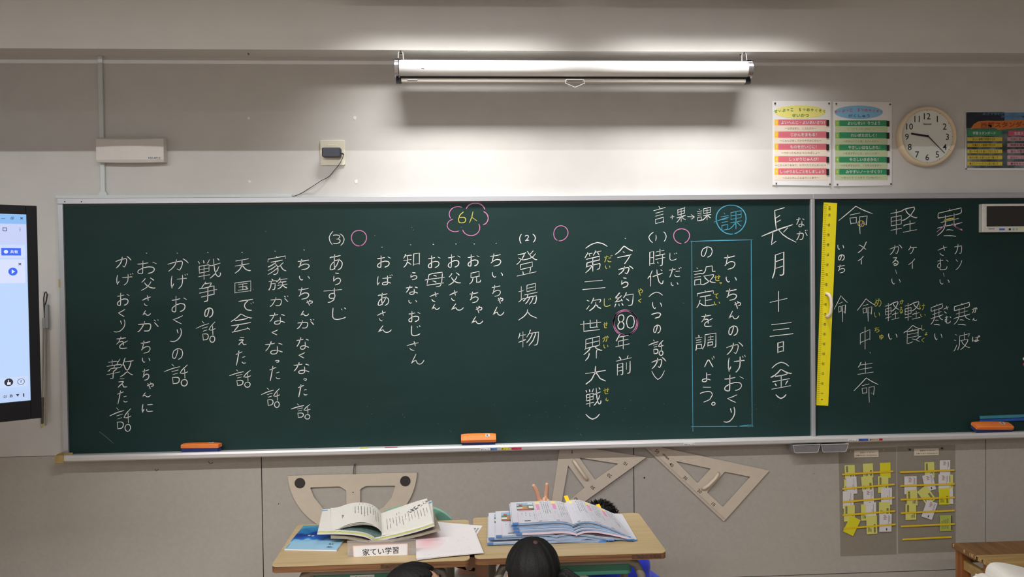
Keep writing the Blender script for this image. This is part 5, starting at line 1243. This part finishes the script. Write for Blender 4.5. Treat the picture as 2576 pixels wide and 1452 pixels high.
BC = [onz(*q, DZ+.006) for q in ((715.5, 1381), (847, 1383.5), (893, 1320), (763.5, 1322.5))]
t = thing('blue_booklet', tuple((BC[0]+BC[2])/2-np.array([0, 0, .006])), 'thin blue watercolour booklet lying flat on the left desk', 'booklet')
def slab(pts, z0, z1): 
    m = MB(); n = len(pts); return m.add([(p[0], p[1], z0) for p in pts]+[(p[0], p[1], z1) for p in pts], [tuple(range(n))[::-1], tuple(range(n, 2*n))]+[(i, (i+1) % n, n+(i+1) % n, n+i) for i in range(n)])
slab(BC, DZ+.0006, DZ+.0046).build('page_block', PAPER, t); slab(BC, DZ+.0047, DZ+.0056).build('cover', cover_mat(), t)
ux = Vector(BC[1]-BC[0]).normalized(); uy = Vector(BC[3]-BC[0]).normalized()
m = MB(); p = onz(833, 1369, DZ+.006); put_type(m, '見学', (p[0], p[1], DZ+.006), ux, uy, .018, .012, .02); p = onz(829, 1376.5, DZ+.006); put_type(m, '(記)', (p[0], p[1], DZ+.006), ux, uy, .02, .014, .02)
a, b = onz(720, 1379, DZ+.006), onz(730, 1368, DZ+.006); d = Vector(b-a).normalized().cross(Vector((0, 0, 1)))*.0006; A, B = Vector((a[0], a[1], DZ+.006)), Vector((b[0], b[1], DZ+.006)); m.quad(A-d, A+d, B+d, B-d)
m.build('cover_lettering', INK, t)
m = MB()
for q in ((778, 1347.5), (787, 1348.5)): p = onz(*q, DZ+.006); m.add([(p[0]+.0055*math.cos(i*.785), p[1]+.004*math.sin(i*.785), DZ+.0061) for i in range(8)], [tuple(range(8))])
m.build('cover_spot', mat('cream_spot', (214, 208, 196), .6), t)

PINKP = bpy.data.materials.new('pink_smudged_paper'); PINKP.use_nodes = True; nt = PINKP.node_tree; b = nt.nodes['Principled BSDF']; b.inputs['Roughness'].default_value = .8
tc = nt.nodes.new('ShaderNodeTexCoord'); mp = nt.nodes.new('ShaderNodeMapping'); mp.inputs['Location'].default_value = (1.1, -.05, 0); mp.inputs['Scale'].default_value = (15, 9, 1); gr_ = nt.nodes.new('ShaderNodeTexGradient'); gr_.gradient_type = 'SPHERICAL'
cr = nt.nodes.new('ShaderNodeValToRGB'); e = cr.color_ramp.elements; e[0].position = 0; e[0].color = (*lin((226, 220, 220)), 1); e[1].position = 1; e[1].color = (*lin((226, 176, 184)), 1)
nt.links.new(tc.outputs['Object'], mp.inputs[0]); nt.links.new(mp.outputs[0], gr_.inputs[0]); nt.links.new(gr_.outputs[0], cr.inputs[0]); nt.links.new(cr.outputs[0], b.inputs['Base Color'])
sheets = [([(1098, 1313), (1214, 1323), (1192, 1356), (1090, 1346)], .0012, 'white sheet with a small ink drawing sticking out at the back of the paper pile', 1),
          ([(1095, 1318), (1180, 1322), (1193, 1352), (1080, 1350)], .0022, 'white sheet with handwriting under the big blank ones', 2),
          ([(1050, 1350), (1192, 1328), (1214, 1390), (1049, 1409)], .0045, 'lowest large sheet of the paper pile beside the sign', 0),
          ([(1047, 1348), (1191, 1326), (1217, 1391.5), (1048, 1407)], .0060, 'second large white sheet of the paper pile', 0),
          ([(1046, 1346), (1190, 1325), (1214, 1390), (1047, 1405)], .0074, 'top sheet of the paper pile beside the sign, pink smudge', 3)]
for P, h, lab, kind in sheets:
    Q_ = [onz(*q, DZ+h) for q in P]; o = slab(Q_, DZ+h-.0007, DZ+h).build('paper_sheet', PINKP if kind == 3 else PAPER); tag(o, lab, 'paper', 'loose sheets on the left desk')
    m = MB(); f = lambda u, v: tuple((1-u)*(1-v)*Q_[3]+u*(1-v)*Q_[2]+u*v*Q_[1]+(1-u)*v*Q_[0]+np.array([0, 0, .0003]))
    if kind == 3:
        for q in range(60): u, v = RNG2.uniform(.35, .85) if q < 26 else RNG2.uniform(.15, .9), (RNG2.uniform(.1, .28) if q < 26 else RNG2.uniform(.45, .8)); w_ = RNG2.uniform(.002, .012); m.quad(f(u, v), f(u+w_, v), f(u+w_, v+.008), f(u, v+.008))
    if kind == 1:
        for (u0, u1, v0, v1) in ((.62, .9, .32, .36), (.62, .9, .72, .76), (.62, .65, .32, .76), (.87, .9, .32, .76), (.7, .82, .42, .5), (.7, .82, .56, .64), (.93, .96, .2, .8)): m.quad(f(u0, v0), f(u1, v0), f(u1, v1), f(u0, v1))
    if kind == 2:
        for q in range(16): u, v = RNG2.uniform(.1, .9), RNG2.uniform(.12, .3); m.quad(f(u, v), f(u+.02, v), f(u+.02, v+.02), f(u, v+.02))
    if m.v: m.build('sheet_print', mat('pencil_print', (150, 146, 148), .8), o)

YSG = -1.172
t = thing('sign_holder', (float(at(960, 1405, YSG)[0]), YSG, DZ), 'clear stand with white sign lettered 家てい学習 on the left desk', 'sign')
ACR = bpy.data.materials.new('clear_acrylic'); ACR.use_nodes = True; nt = ACR.node_tree; nt.nodes.remove(nt.nodes['Principled BSDF']); o_ = nt.nodes['Material Output']
tr = nt.nodes.new('ShaderNodeBsdfTransparent'); tr.inputs[0].default_value = (.94, .93, .93, 1); gl = nt.nodes.new('ShaderNodeBsdfGlossy'); gl.inputs['Roughness'].default_value = .12; df = nt.nodes.new('ShaderNodeBsdfDiffuse'); df.inputs[0].default_value = (.62, .58, .58, 1)
m1 = nt.nodes.new('ShaderNodeMixShader'); m1.inputs[0].default_value = .4; nt.links.new(df.outputs[0], m1.inputs[1]); nt.links.new(gl.outputs[0], m1.inputs[2]); m2 = nt.nodes.new('ShaderNodeMixShader'); m2.inputs[0].default_value = .35
nt.links.new(tr.outputs[0], m2.inputs[1]); nt.links.new(m1.outputs[0], m2.inputs[2]); nt.links.new(m2.outputs[0], o_.inputs[0])
a, b, c_, d = [at(*q, YSG) for q in ((875, 1410), (1047, 1405), (1046, 1356), (873, 1361))]
zz = DZ+.001
m = MB(); m.prism([(a[0], zz), (b[0], zz), (c_[0], c_[2]), (d[0], d[2])], YSG, YSG+.0025); m.build('front_plate', ACR, t)
MB().box(a[0], b[0], YSG+.003, YSG+.07, zz-.0006, zz+.0022).build('base_plate', ACR, t)
P = [XZ(*q, YSG-.0006) for q in ((889, 1404.5), (1026, 1399), (1026, 1367.5), (887, 1373.5))]
MB().prism(rounded(P, .004), YSG-.0008, YSG-.0001).build('card_border', mat('peach_border', (222, 184, 172), .6, noise=0), t)
P = [XZ(*q, YSG-.0012) for q in ((891, 1402.5), (1024, 1397.5), (1024, 1369.5), (889, 1375.5))]
MB().prism(rounded(P, .004), YSG-.0013, YSG-.0009).build('card', PAPER, t)
m = MB(); type_px(m, '家てい学習', 957.5, 1387, 90, 17.5, YSG-.0018, 2.4, .006); m.build('card_lettering', INK, t)

# mint chair tucked behind the left desk
MINT = mat('mint_plastic', (112, 158, 138), .45, noise=.03)
xc = float(at(1040, 1290, -.70)[0]); yb_ = -.70
zt_ = float(at(1040, 1271, yb_)[2])
t = thing('pupil_chair', (xc, -.85, 0), 'mint green plastic chair back behind the left desk, under the half round plate', 'chair')
def curved(P, y0, bow, th, nm, m_, par):
    # plate in x-z, bowed in y
    N = 14; xs_ = [p[0] for p in P]; 
    vs, fs = [], []
    wdt = .152; z1_, z0_ = zt_, zt_-.16
    for i in range(N+1):
        u = -1+2*i/N; x = xc+wdt*u; top = z1_-.045*abs(u)**3.2; bot = z0_+.02*abs(u)**3
        y = y0-bow*u*u
        for z in (bot, (bot+top)/2, top-.006, top): vs.append((x, y-(.004 if z == top else .008), z))
        for z in (top, top-.006, (bot+top)/2, bot): vs.append((x, y+(.002 if z == top else .005), z))
    n = 8
    for i in range(N): fs += [(i*n+j, i*n+(j+1) % n, (i+1)*n+(j+1) % n, (i+1)*n+j) for j in range(n)]
    fs += [tuple(range(n)), tuple(range(N*n, N*n+n))]
    return MB().add(vs, fs).build(nm, m_, par, smooth=False, bevel=.002)
curved([(0, 0)], yb_, .03, .01, 'backrest', MINT, t)
vprism(MB(), rrect(xc-.17, xc+.17, -1.04, -.73, .05), .385, .40).build('seat', MINT, t, bevel=.004)
for s in (-1, 1):
    MB().tube([(xc+s*.125, yb_+.006, zt_-.05), (xc+s*.125, yb_+.0, .5), (xc+s*.14, -.74, .37)], .0105, 8).build('back_post', LEGM, t)
    for yy in (-1.01, -.75): MB().tube([(xc+s*.13, yy, .384), (xc+s*.15, yy+(.03 if yy > -.9 else -.02), .0)], .0105, 8).build('leg', LEGM, t)

# low wooden table by the wall, bottom right
WD = wood('old_brown_wood', (104, 72, 40), (140, 100, 60), (14, 1, 14), 3, .5); WD2 = wood('worn_pale_wood', (150, 120, 72), (178, 146, 92), (1, 12, 12), 3, .55); WD3 = wood('orange_leg_wood', (128, 76, 36), (158, 98, 50), (12, 12, 1), 3, .5)
zt3 = .385; P0 = onz(2393, 1366, zt3); P1 = onz(2476.5, 1419, zt3); x0, yb3, yf3 = P0[0], P0[1], P1[1]; x1 = x0+.95
t = thing('wooden_table', ((x0+x1)/2, (yb3+yf3)/2, 0), 'low old wooden table with worn edges in the bottom right corner', 'table')
ym = onz(2446, 1399, zt3)[1]
MB().box(x0, x1, ym+.001, yb3, zt3-.022, zt3).build('plank', WD, t, bevel=.003); MB().box(x0+.004, x1, yf3, ym-.001, zt3-.02, zt3+.004).build('plank', WD2, t, bevel=.004)
for lx in (x0+.012, x1-.06):
    for ly in (yf3+.012, yb3-.055): MB().box(lx, lx+.045, ly, ly+.045, 0, zt3-.0225).build('leg', WD3, t, bevel=.003)
for ly in (yf3+.022, yb3-.045): MB().box(x0+.058, x1-.061, ly, ly+.022, zt3-.075, zt3-.023).build('apron', WD, t)
MB().box(x0+.022, x0+.042, yf3+.058, yb3-.056, zt3-.1, zt3-.06).build('side_rail', WD2, t)
m = MB(); rng = random.Random(8)
for i in range(12): yy = yf3+.02+(yb3-yf3-.04)*rng.random(); m.box(x0-.001, x0+.003, yy, yy+rng.uniform(.004, .014), zt3-.012, zt3+.0005)
m.build('chipped_edge', mat('splintered_wood', (190, 156, 108), .8, noise=.2), t)

# curled open book on the lower right desk
t = thing('open_book', (1.75, -1.7, .68), 'thick open book with curled white pages at the bottom right corner', 'book')
YN3, YF3 = -1.86, -1.58
F3 = [(2478, 1441), (2478.5, 1432), (2482, 1423), (2491, 1416), (2505, 1414), (2530, 1417), (2560, 1424), (2600, 1434), (2650, 1448)]
fw = px2(F3, YF3); sf = [(x-.03, z-.0) for x, z in fw]
s3 = Sheet([(x-.04, z-.006) for x, z in fw], fw, YN3, YF3, 28); o = s3.solid('curled_pages', CR1, t, .0022)
m = MB(); text_cols(s3, m, .35, .9, .25, .8, 8, .006, .5); m.build('page_text', mat('pencil_print', (150, 146, 148), .8), o)
F4 = [(2440, 1456), (2452, 1448), (2463, 1443), (2474, 1441.5), (2486, 1446), (2500, 1453)]
fw = px2(F4, YF3, zmin=DZ+.002); Sheet([(x-.04, max(DZ+.002, z-.006)) for x, z in fw], fw, YN3, YF3, 18).solid('lower_leaf', CR1, t, .002, None, DZ+.0005)
xx = fw[0][0]; MB().box(xx+.01, xx+.36, YN3, YF3, DZ+.0006, DZ+.012).build('page_block', CR1, t)
MB().box(xx+.015, xx+.02, YN3+.002, YF3-.002, DZ+.0121, .70).build('spine_leaf', CR1, t)

# ------------------------------------------------------------------ people
SKIN = mat('skin', (206, 158, 130), .55, noise=.03, scale=40); SKIN.node_tree.nodes['Principled BSDF'].inputs['Subsurface Weight'].default_value = .08
HAIR = mat('black_hair', (15, 13, 13), .62, spec=.3, noise=.5, scale=40, stretch=(9, 9, 1), bump=1.0); LIP = mat('lips', (170, 92, 86), .5); EYEW = mat('eye_white', (226, 222, 216), .3); EYED = mat('iris', (30, 22, 18), .25)
def remesh(mb, name, m, parent, vox=.006, sm=6):
    me = mb.mesh('src'); o = bpy.data.objects.new('src', me); COL.objects.link(o)
    r = o.modifiers.new('r', 'REMESH'); r.mode = 'VOXEL'; r.voxel_size = vox; r.use_smooth_shade = True
    s = o.modifiers.new('s', 'SMOOTH'); s.factor = .5; s.iterations = sm
    dg = bpy.context.evaluated_depsgraph_get(); out = bpy.data.meshes.new_from_object(o.evaluated_get(dg)); bpy.data.objects.remove(o)
    for p in out.polygons: p.use_smooth = True
    out.name = name; return link(name, out, m, parent)
def frame(c, fwd, up=(0, 0, 1)):
    f = Vector(fwd).normalized(); r = f.cross(Vector(up)).normalized(); u = r.cross(f); M = Matrix((r, f, u)).transposed(); return M, Vector(c)
def head(mb, F, k=1.0):
    M, c = F; T = lambda x, y, z: c+M @ Vector((x*k, y*k, z*k))
    E_ = lambda p, r: mb.ell(T(*p), [q*k for q in r], 20, 14, M)
    E_((0, -.006, 0), (.073, .088, .084)); E_((0, .028, -.045), (.057, .058, .068)); E_((0, .056, -.098), (.026, .024, .02)); E_((0, .07, -.07), (.03, .02, .018))
    mb.cap(T(0, .082, -.022), T(0, .099, -.047), .007*k, .0105*k); E_((.012, .088, -.05), (.008, .009, .006)); E_((-.012, .088, -.05), (.008, .009, .006))
    E_((0, .084, -.074), (.019, .008, .0045)); E_((0, .083, -.082), (.016, .008, .005))
    for s in (-1, 1): E_((s*.073, -.008, -.032), (.010, .021, .030)); E_((s*.034, .066, -.04), (.022, .016, .02)); E_((s*.028, .076, .0), (.02, .008, .008))
    mb.cap(T(0, -.014, -.07), T(0, -.03, -.175), .041*k, .046*k); return T
def face_bits(F, par, k=1.0):
    M, c = F; T = lambda x, y, z: c+M @ Vector((x*k, y*k, z*k))
    for s in (-1, 1):
        e = MB().ell(T(s*.029, .0765, -.022), [.0125*k, .009*k, .007*k], 14, 10, M).build('eye', EYEW, par, smooth=True)
        MB().ell(T(s*.029, .0825, -.022), [.0058*k, .0045*k, .0058*k], 12, 8, M).build('iris', EYED, e, smooth=True)
        MB().ell(T(s*.029, .081, .002), [.015*k, .006*k, .0028*k], 10, 6, M).build('eyebrow', HAIR, par, smooth=True)
    MB().ell(T(0, .089, -.078), [.018*k, .006*k, .0055*k], 14, 8, M).build('lips', LIP, par, smooth=True)
def hair(F, par, seed, k=1.0, low=-.55, fringe=.25, tufts=0, extra=None, rad=(.083, .099, .094)):
    M, c = F; rng = random.Random(seed); N, Mv = 96, 40; vs = []; fs = []
    jit = [rng.uniform(-.018, .02) for _ in range(N)]
    for i in range(Mv+1):
        a = math.pi*i/Mv
        for q in range(N):
            b = 2*math.pi*q/N; d = Vector((math.sin(a)*math.sin(b), math.sin(a)*math.cos(b), math.cos(a)))
            r = 1+jit[q]*math.sin(a)+.010*math.sin(b*11+i*.3)*math.sin(a)
            face = (d.y > .30 and d.z < fringe+.10*math.sin(b*9)+.03*rng.random()) or (abs(d.x) > .72 and -.62 < d.z < .0 and d.y > -.30) or d.z < low-.2*max(0, d.y)
            if face: r *= .80
            vs.append(c+M @ Vector((d.x*rad[0]*r*k, (d.y*rad[1]*r-.012)*k, (d.z*rad[2]*r+.006)*k)))
    fs = [(i*N+q, i*N+(q+1) % N, (i+1)*N+(q+1) % N, (i+1)*N+q) for i in range(Mv) for q in range(N)]
    mb = MB().add(vs, fs)
    for _ in range(tufts):
        a, b = math.acos(rng.uniform(-.1, 1)), rng.uniform(0, 6.283); d = Vector((math.sin(a)*math.sin(b), math.sin(a)*math.cos(b), math.cos(a)))
        p0 = Vector((d.x*rad[0]*.97, d.y*rad[1]*.97-.012, d.z*rad[2]*.97+.006)); dd = (d+Vector((rng.uniform(-.5, .5), rng.uniform(-.5, .5), rng.uniform(-.2, .5)))).normalized()
        L = rng.uniform(.010, .020); p1 = p0+dd*L*.6+Vector((0, 0, .002)); p2 = p0+dd*L
        mb.tube([c+M @ (p0*k), c+M @ (p1*k), c+M @ (p2*k)], [.0017*k, .0012*k, .0003*k], 4)
    if extra: extra(mb, F, rng)
    return mb.build('hair', HAIR, par, smooth=True)
def hand(mb, wrist, fwd, side, k=.8, curl=(0, 0, 1, 1), spread=0):
    """palm, four fingers of different length and a thumb; curl 0 straight .. 1 folded"""
    f = Vector(fwd).normalized(); s = Vector(side).normalized(); n = f.cross(s).normalized(); w_ = Vector(wrist)
    mb.cap(w_, w_+f*.025*k, .021*k, .026*k)
    for q in (-.024, -.008, .008, .024): mb.cap(w_+f*.022*k+s*q*.7*k, w_+f*.078*k+s*q*k, .0125*k, .0115*k, 10)
    for j, (q, L) in enumerate(((-.027, .068), (-.009, .076), (.009, .07), (.027, .054))):
        b0 = w_+f*.078*k+s*q*k; c_ = curl[j]; dv_ = (f+s*(q*spread/.027)).normalized()
        seg = [L*.45*k, L*.32*k, L*.23*k]; r = [.0092*k, .0084*k, .0076*k, .0068*k]; ang = 0; p = b0
        for i in range(3):
            ang += c_*(1.35, 1.5, 1.0)[i]; d_ = dv_*math.cos(ang)+n*math.sin(ang); p2 = p+d_*seg[i]; mb.cap(p, p2, r[i], r[i+1], 10); p = p2
    t0 = w_+f*.02*k-s*.024*k; t1 = t0+(f*.6-s*.75+n*.3).normalized()*.036*k; t2 = t1+(f*.9-s*.1+n*.4).normalized()*.03*k
    mb.cap(t0, t1, .0125*k, .0105*k, 10); mb.cap(t1, t2, .0105*k, .0085*k, 10)
def limb(mb, P, R): 
    for a, b, ra, rb in zip(P, P[1:], R, R[1:]): mb.cap(a, b, ra, rb, 14)
def person(label, origin, hd, shirt, trousers, vox, hairargs, arms, chest, hips, legs, sh, kk=1.0, detail_hands=(), more=None):
    t = thing('person', origin, label, 'person')
    F = frame(*hd); mb = MB(); T = head(mb, F, kk)
    neck = T(0, -.03, -.17)
    mb.cap(neck, Vector(chest)+Vector((0, 0, .05)), .05, .1); mb.cap(chest, hips, .105, .11)
    for side_sh, (P, R) in zip(sh, arms): mb.cap(Vector(chest)+Vector((0, 0, .08)), side_sh, .06, .05); limb(mb, [side_sh]+P, R)
    for P, R in legs: limb(mb, P, R)
    for h in detail_hands: hand(mb, **h)
    if more: more(mb)
    for P, R in legs:
        a, b = Vector(P[-2]), Vector(P[-1]); d_ = (b-a).normalized(); mb.cap(b, b+d_*.05+Vector((0, 0, 0)), .03, .024)
    body = remesh(mb, 'body', SKIN, t, vox, 4)
    face_bits(F, t, kk)
    cl = MB(); g = .012
    cl.cap(Vector(neck)+(Vector(chest)-Vector(neck))*.42, Vector(chest)+Vector((0, 0, .03)), .07, .118); cl.cap(chest, hips, .118+g*.3, .125)
    for side_sh, (P, R) in zip(sh, arms):
        cl.cap(Vector(chest)+Vector((0, 0, .08)), side_sh, .086, .074); e = Vector(side_sh)+(Vector(P[0])-Vector(side_sh))*.88; cl.cap(side_sh, e, .070, .058)
    remesh(cl, 'shirt', shirt, t, .009, 5)
    tr_ = MB()
    for P, R in legs: limb(tr_, [hips]+P[:-1]+[Vector(P[-2])+(Vector(P[-1])-Vector(P[-2]))*.82], [.12]+[r+.014 for r in R[:-1]]+[R[-1]+.012])
    remesh(tr_, 'trousers', trousers, t, .010, 4)
    hair(F, t, **hairargs); return t
BLUE = mat('royal_blue_cloth', (30, 52, 206), .85, noise=.06, scale=50, sheen=.2); DARKC = mat('dark_cloth', (40, 42, 56), .9, noise=.08); WHC = mat('white_shirt_cloth', (214, 212, 210), .85, noise=.03)
GRYC = mat('grey_shirt_cloth', (120, 124, 132), .85, noise=.05); NAVY = mat('navy_cloth', (32, 36, 66), .9, noise=.06)
X_ = float(at(1340, 1430, -1.43)[0]); zB = float(at(1340, 1348, -1.43)[2])-.104
def tail(mb, F, rng):
    M, c = F
    for i in range(46):
        a = rng.uniform(0, 6.28); r = rng.uniform(0, .017); o0 = Vector((.060+r*math.cos(a)*.6, -.045+r*math.sin(a)*.5, -.012+r*.7*math.cos(a)))
        P = [o0, o0+Vector((.028, -.012, .006+r*.8)), o0+Vector((.056+r*math.cos(a)*.8, -.02, -.008)), o0+Vector((.078+r*math.cos(a)*1.3, -.02+r*math.sin(a), -.055)), o0+Vector((.084+r*1.8*math.cos(a), -.015+r*math.sin(a), -.12-rng.uniform(0, .03)))]
        mb.tube([c+M @ p for p in P], [.007, .0075, .007, .006, .001], 5)
pB = person('child seen from behind with long black side tail, in front of the right desk', (X_, -1.43, 0), ((X_, -1.43, zB), (0, 1, -.05)), GRYC, DARKC, .007, dict(seed=3, low=-.8, extra=tail),
  [([(X_-.175, -1.40, zB-.42), (X_-.06, -1.25, .2)], [.045, .036, .026]), ([(X_+.175, -1.40, zB-.42), (X_+.1, -1.25, .2)], [.045, .036, .026])], (X_, -1.45, zB-.30), (X_, -1.47, .15),
  [([(X_-.04, -1.44, .12), (X_+.0, -1.19, .10), (X_-.04, -1.5, .05)], [.08, .055, .036]), ([(X_+.09, -1.44, .12), (X_+.15, -1.19, .10), (X_+.1, -1.5, .05)], [.08, .055, .036])],
  [(X_-.125, -1.44, zB-.215), (X_+.125, -1.44, zB-.215)], 1.0, [dict(wrist=(X_-.06, -1.25, .2), fwd=(.3, .7, -.2), side=(1, 0, 0), curl=(.3, .3, .3, .3)), dict(wrist=(X_+.1, -1.25, .2), fwd=(-.2, .7, -.2), side=(-1, 0, 0), curl=(.3, .3, .3, .3))])
MB().ell((X_+.006, -1.43-.036, zB+.094), (.009, .012, .006), 12, 8).build('parting', mat('scalp', (72, 48, 42), .8), pB)
MB().tube([Vector((X_+.118+.016*math.cos(a), -1.43-.068-.004*math.sin(a*2), zB-.04+.018*math.sin(a))) for a in np.linspace(0, 6.28, 14)], .006, 8).build('hair_band', mat('pale_hair_band', (222, 206, 206), .8), pB)
X_ = float(at(1048, 1440, -1.43)[0]); zB = float(at(1048, 1412, -1.43)[2])-.1
def bang(mb, F, rng):
    M, c = F
    for i in range(16):
        u = rng.uniform(-.05, .055); P = [Vector((u, .055, .066)), Vector((u*1.05, .086, .038)), Vector((u*1.1, .096, .004-rng.uniform(0, .012)))]
        mb.tube([c+M @ p for p in P], [.005, .004, .0012], 5)
person('child with bare forehead looking right, head just below the left desk edge', (X_, -1.43, 0), ((X_, -1.43, zB), (.9, .12, .42)), WHC, NAVY, .007, dict(seed=6, low=-.75, fringe=.42),
  [([(X_-.04, -1.60, zB-.42), (X_+.05, -1.58, .2)], [.045, .036, .026]), ([(X_-.04, -1.26, zB-.42), (X_+.05, -1.32, .2)], [.045, .036, .026])], (X_-.04, -1.43, zB-.29), (X_-.08, -1.43, .15),
  [([(X_-.06, -1.50, .12), (X_+.09, -1.56, .10), (X_-.14, -1.58, .05)], [.08, .055, .036]), ([(X_-.06, -1.36, .12), (X_+.09, -1.36, .10), (X_-.14, -1.34, .05)], [.08, .055, .036])],
  [(X_-.035, -1.55, zB-.21), (X_-.035, -1.31, zB-.21)], 1.0, [dict(wrist=(X_+.05, -1.58, .2), fwd=(.7, .1, -.5), side=(0, 1, 0), curl=(.3, .3, .3, .3)), dict(wrist=(X_+.05, -1.32, .2), fwd=(.7, -.1, -.5), side=(0, -1, 0), curl=(.3, .3, .3, .3))])
YD = -.60; p = at(1192, 1426, YD-.08); X_, zB = float(p[0]), float(p[2])+.034
person('child crouching behind the gap between the two desks, face in profile', (X_, YD, 0), ((X_, YD, zB), (1, -.12, -.1)), WHC, DARKC, .007, dict(seed=9, low=-.7, fringe=.3),
  [([(X_+.02, YD-.10, .2), (X_+.17, YD-.04, .14)], [.042, .034, .025]), ([(X_+.02, YD+.16, .2), (X_+.17, YD+.08, .14)], [.042, .034, .025])], (X_+.0, YD+.04, .25), (X_+.01, YD+.06, .13),
  [([(X_+.01, YD-.0, .12), (X_+.13, YD-.08, .09), (X_+.0, YD-.06, .05)], [.075, .052, .035]), ([(X_+.01, YD+.12, .12), (X_+.13, YD+.12, .09), (X_+.0, YD+.18, .05)], [.075, .052, .035])],
  [(X_-.04, YD-.09, .31), (X_-.04, YD+.14, .31)], .95, [dict(wrist=(X_+.17, YD-.04, .14), fwd=(.8, .2, -.3), side=(0, 1, 0), curl=(.4, .4, .4, .4)), dict(wrist=(X_+.17, YD+.08, .14), fwd=(.8, -.2, -.3), side=(0, -1, 0), curl=(.4, .4, .4, .4))])
YAp = -.55; p = at(1508, 1263, YAp); X_, zB = float(p[0]), float(p[2])-.108
w_ = at(1366, 1300, -.5); wr = (float(w_[0]), -.5, float(w_[2]))
def v_hand(m):
    F0 = lambda px, py, y=-.5: Vector(at(px, py, y))
    W = Vector(wr); m.cap(W-Vector((0, 0, .03)), W, .022, .021, 12)
    for q, px in ((0, 1357), (1, 1364), (2, 1371), (3, 1378)): m.cap(W+Vector(((q-1.5)*.009, 0, .006)), F0(px, 1268), .0125, .0105, 12)
    def fing(P, R):
        for a, b, ra, rb in zip(P, P[1:], R, R[1:]): m.cap(a, b, ra, rb, 12)
    fing([F0(1358, 1266), F0(1353.5, 1247), F0(1348.5, 1233), F0(1342.5, 1223)], [.0112, .0104, .0100, .0092])
    fing([F0(1371, 1266), F0(1374, 1246), F0(1375.5, 1232), F0(1375.5, 1219.5)], [.0112, .0104, .0098, .0090])
    fing([F0(1366, 1266, -.507), F0(1369, 1256, -.52), F0(1369, 1266, -.533), F0(1367, 1274, -.526)], [.0092, .009, .0085, .008])
    fing([F0(1378, 1268, -.505), F0(1379, 1261, -.517), F0(1377, 1270, -.528), F0(1375, 1276, -.522)], [.0088, .0085, .008, .0072])
    fing([F0(1352, 1288, -.504), F0(1351, 1275, -.52), F0(1361, 1266, -.532)], [.0125, .0105, .009])
t0 = person('child in royal blue hiding behind the right desk, two fingers raised', (X_, YAp, 0), ((X_, YAp, zB), (-.35, -1, -.25)), BLUE, NAVY, .0036, dict(seed=12, low=-.6, fringe=.2, tufts=900),
  [([(X_-.2, -.46, .42), wr], [.042, .034, .024]), ([(X_+.16, YAp-.06, .2), (X_+.1, YAp-.1, .07)], [.042, .034, .025])], (X_+.08, YAp+.02, .30), (X_+.30, YAp+.06, .135),
  [([(X_+.30, YAp, .12), (X_+.05, YAp+.02, .085), (X_+.32, YAp+.06, .05)], [.078, .052, .035]), ([(X_+.30, YAp+.14, .12), (X_+.06, YAp+.2, .085), (X_+.32, YAp+.22, .05)], [.078, .052, .035])],
  [(X_-.04, YAp+.04, .40), (X_+.14, YAp+.0, .38)], 1.0, [], v_hand)
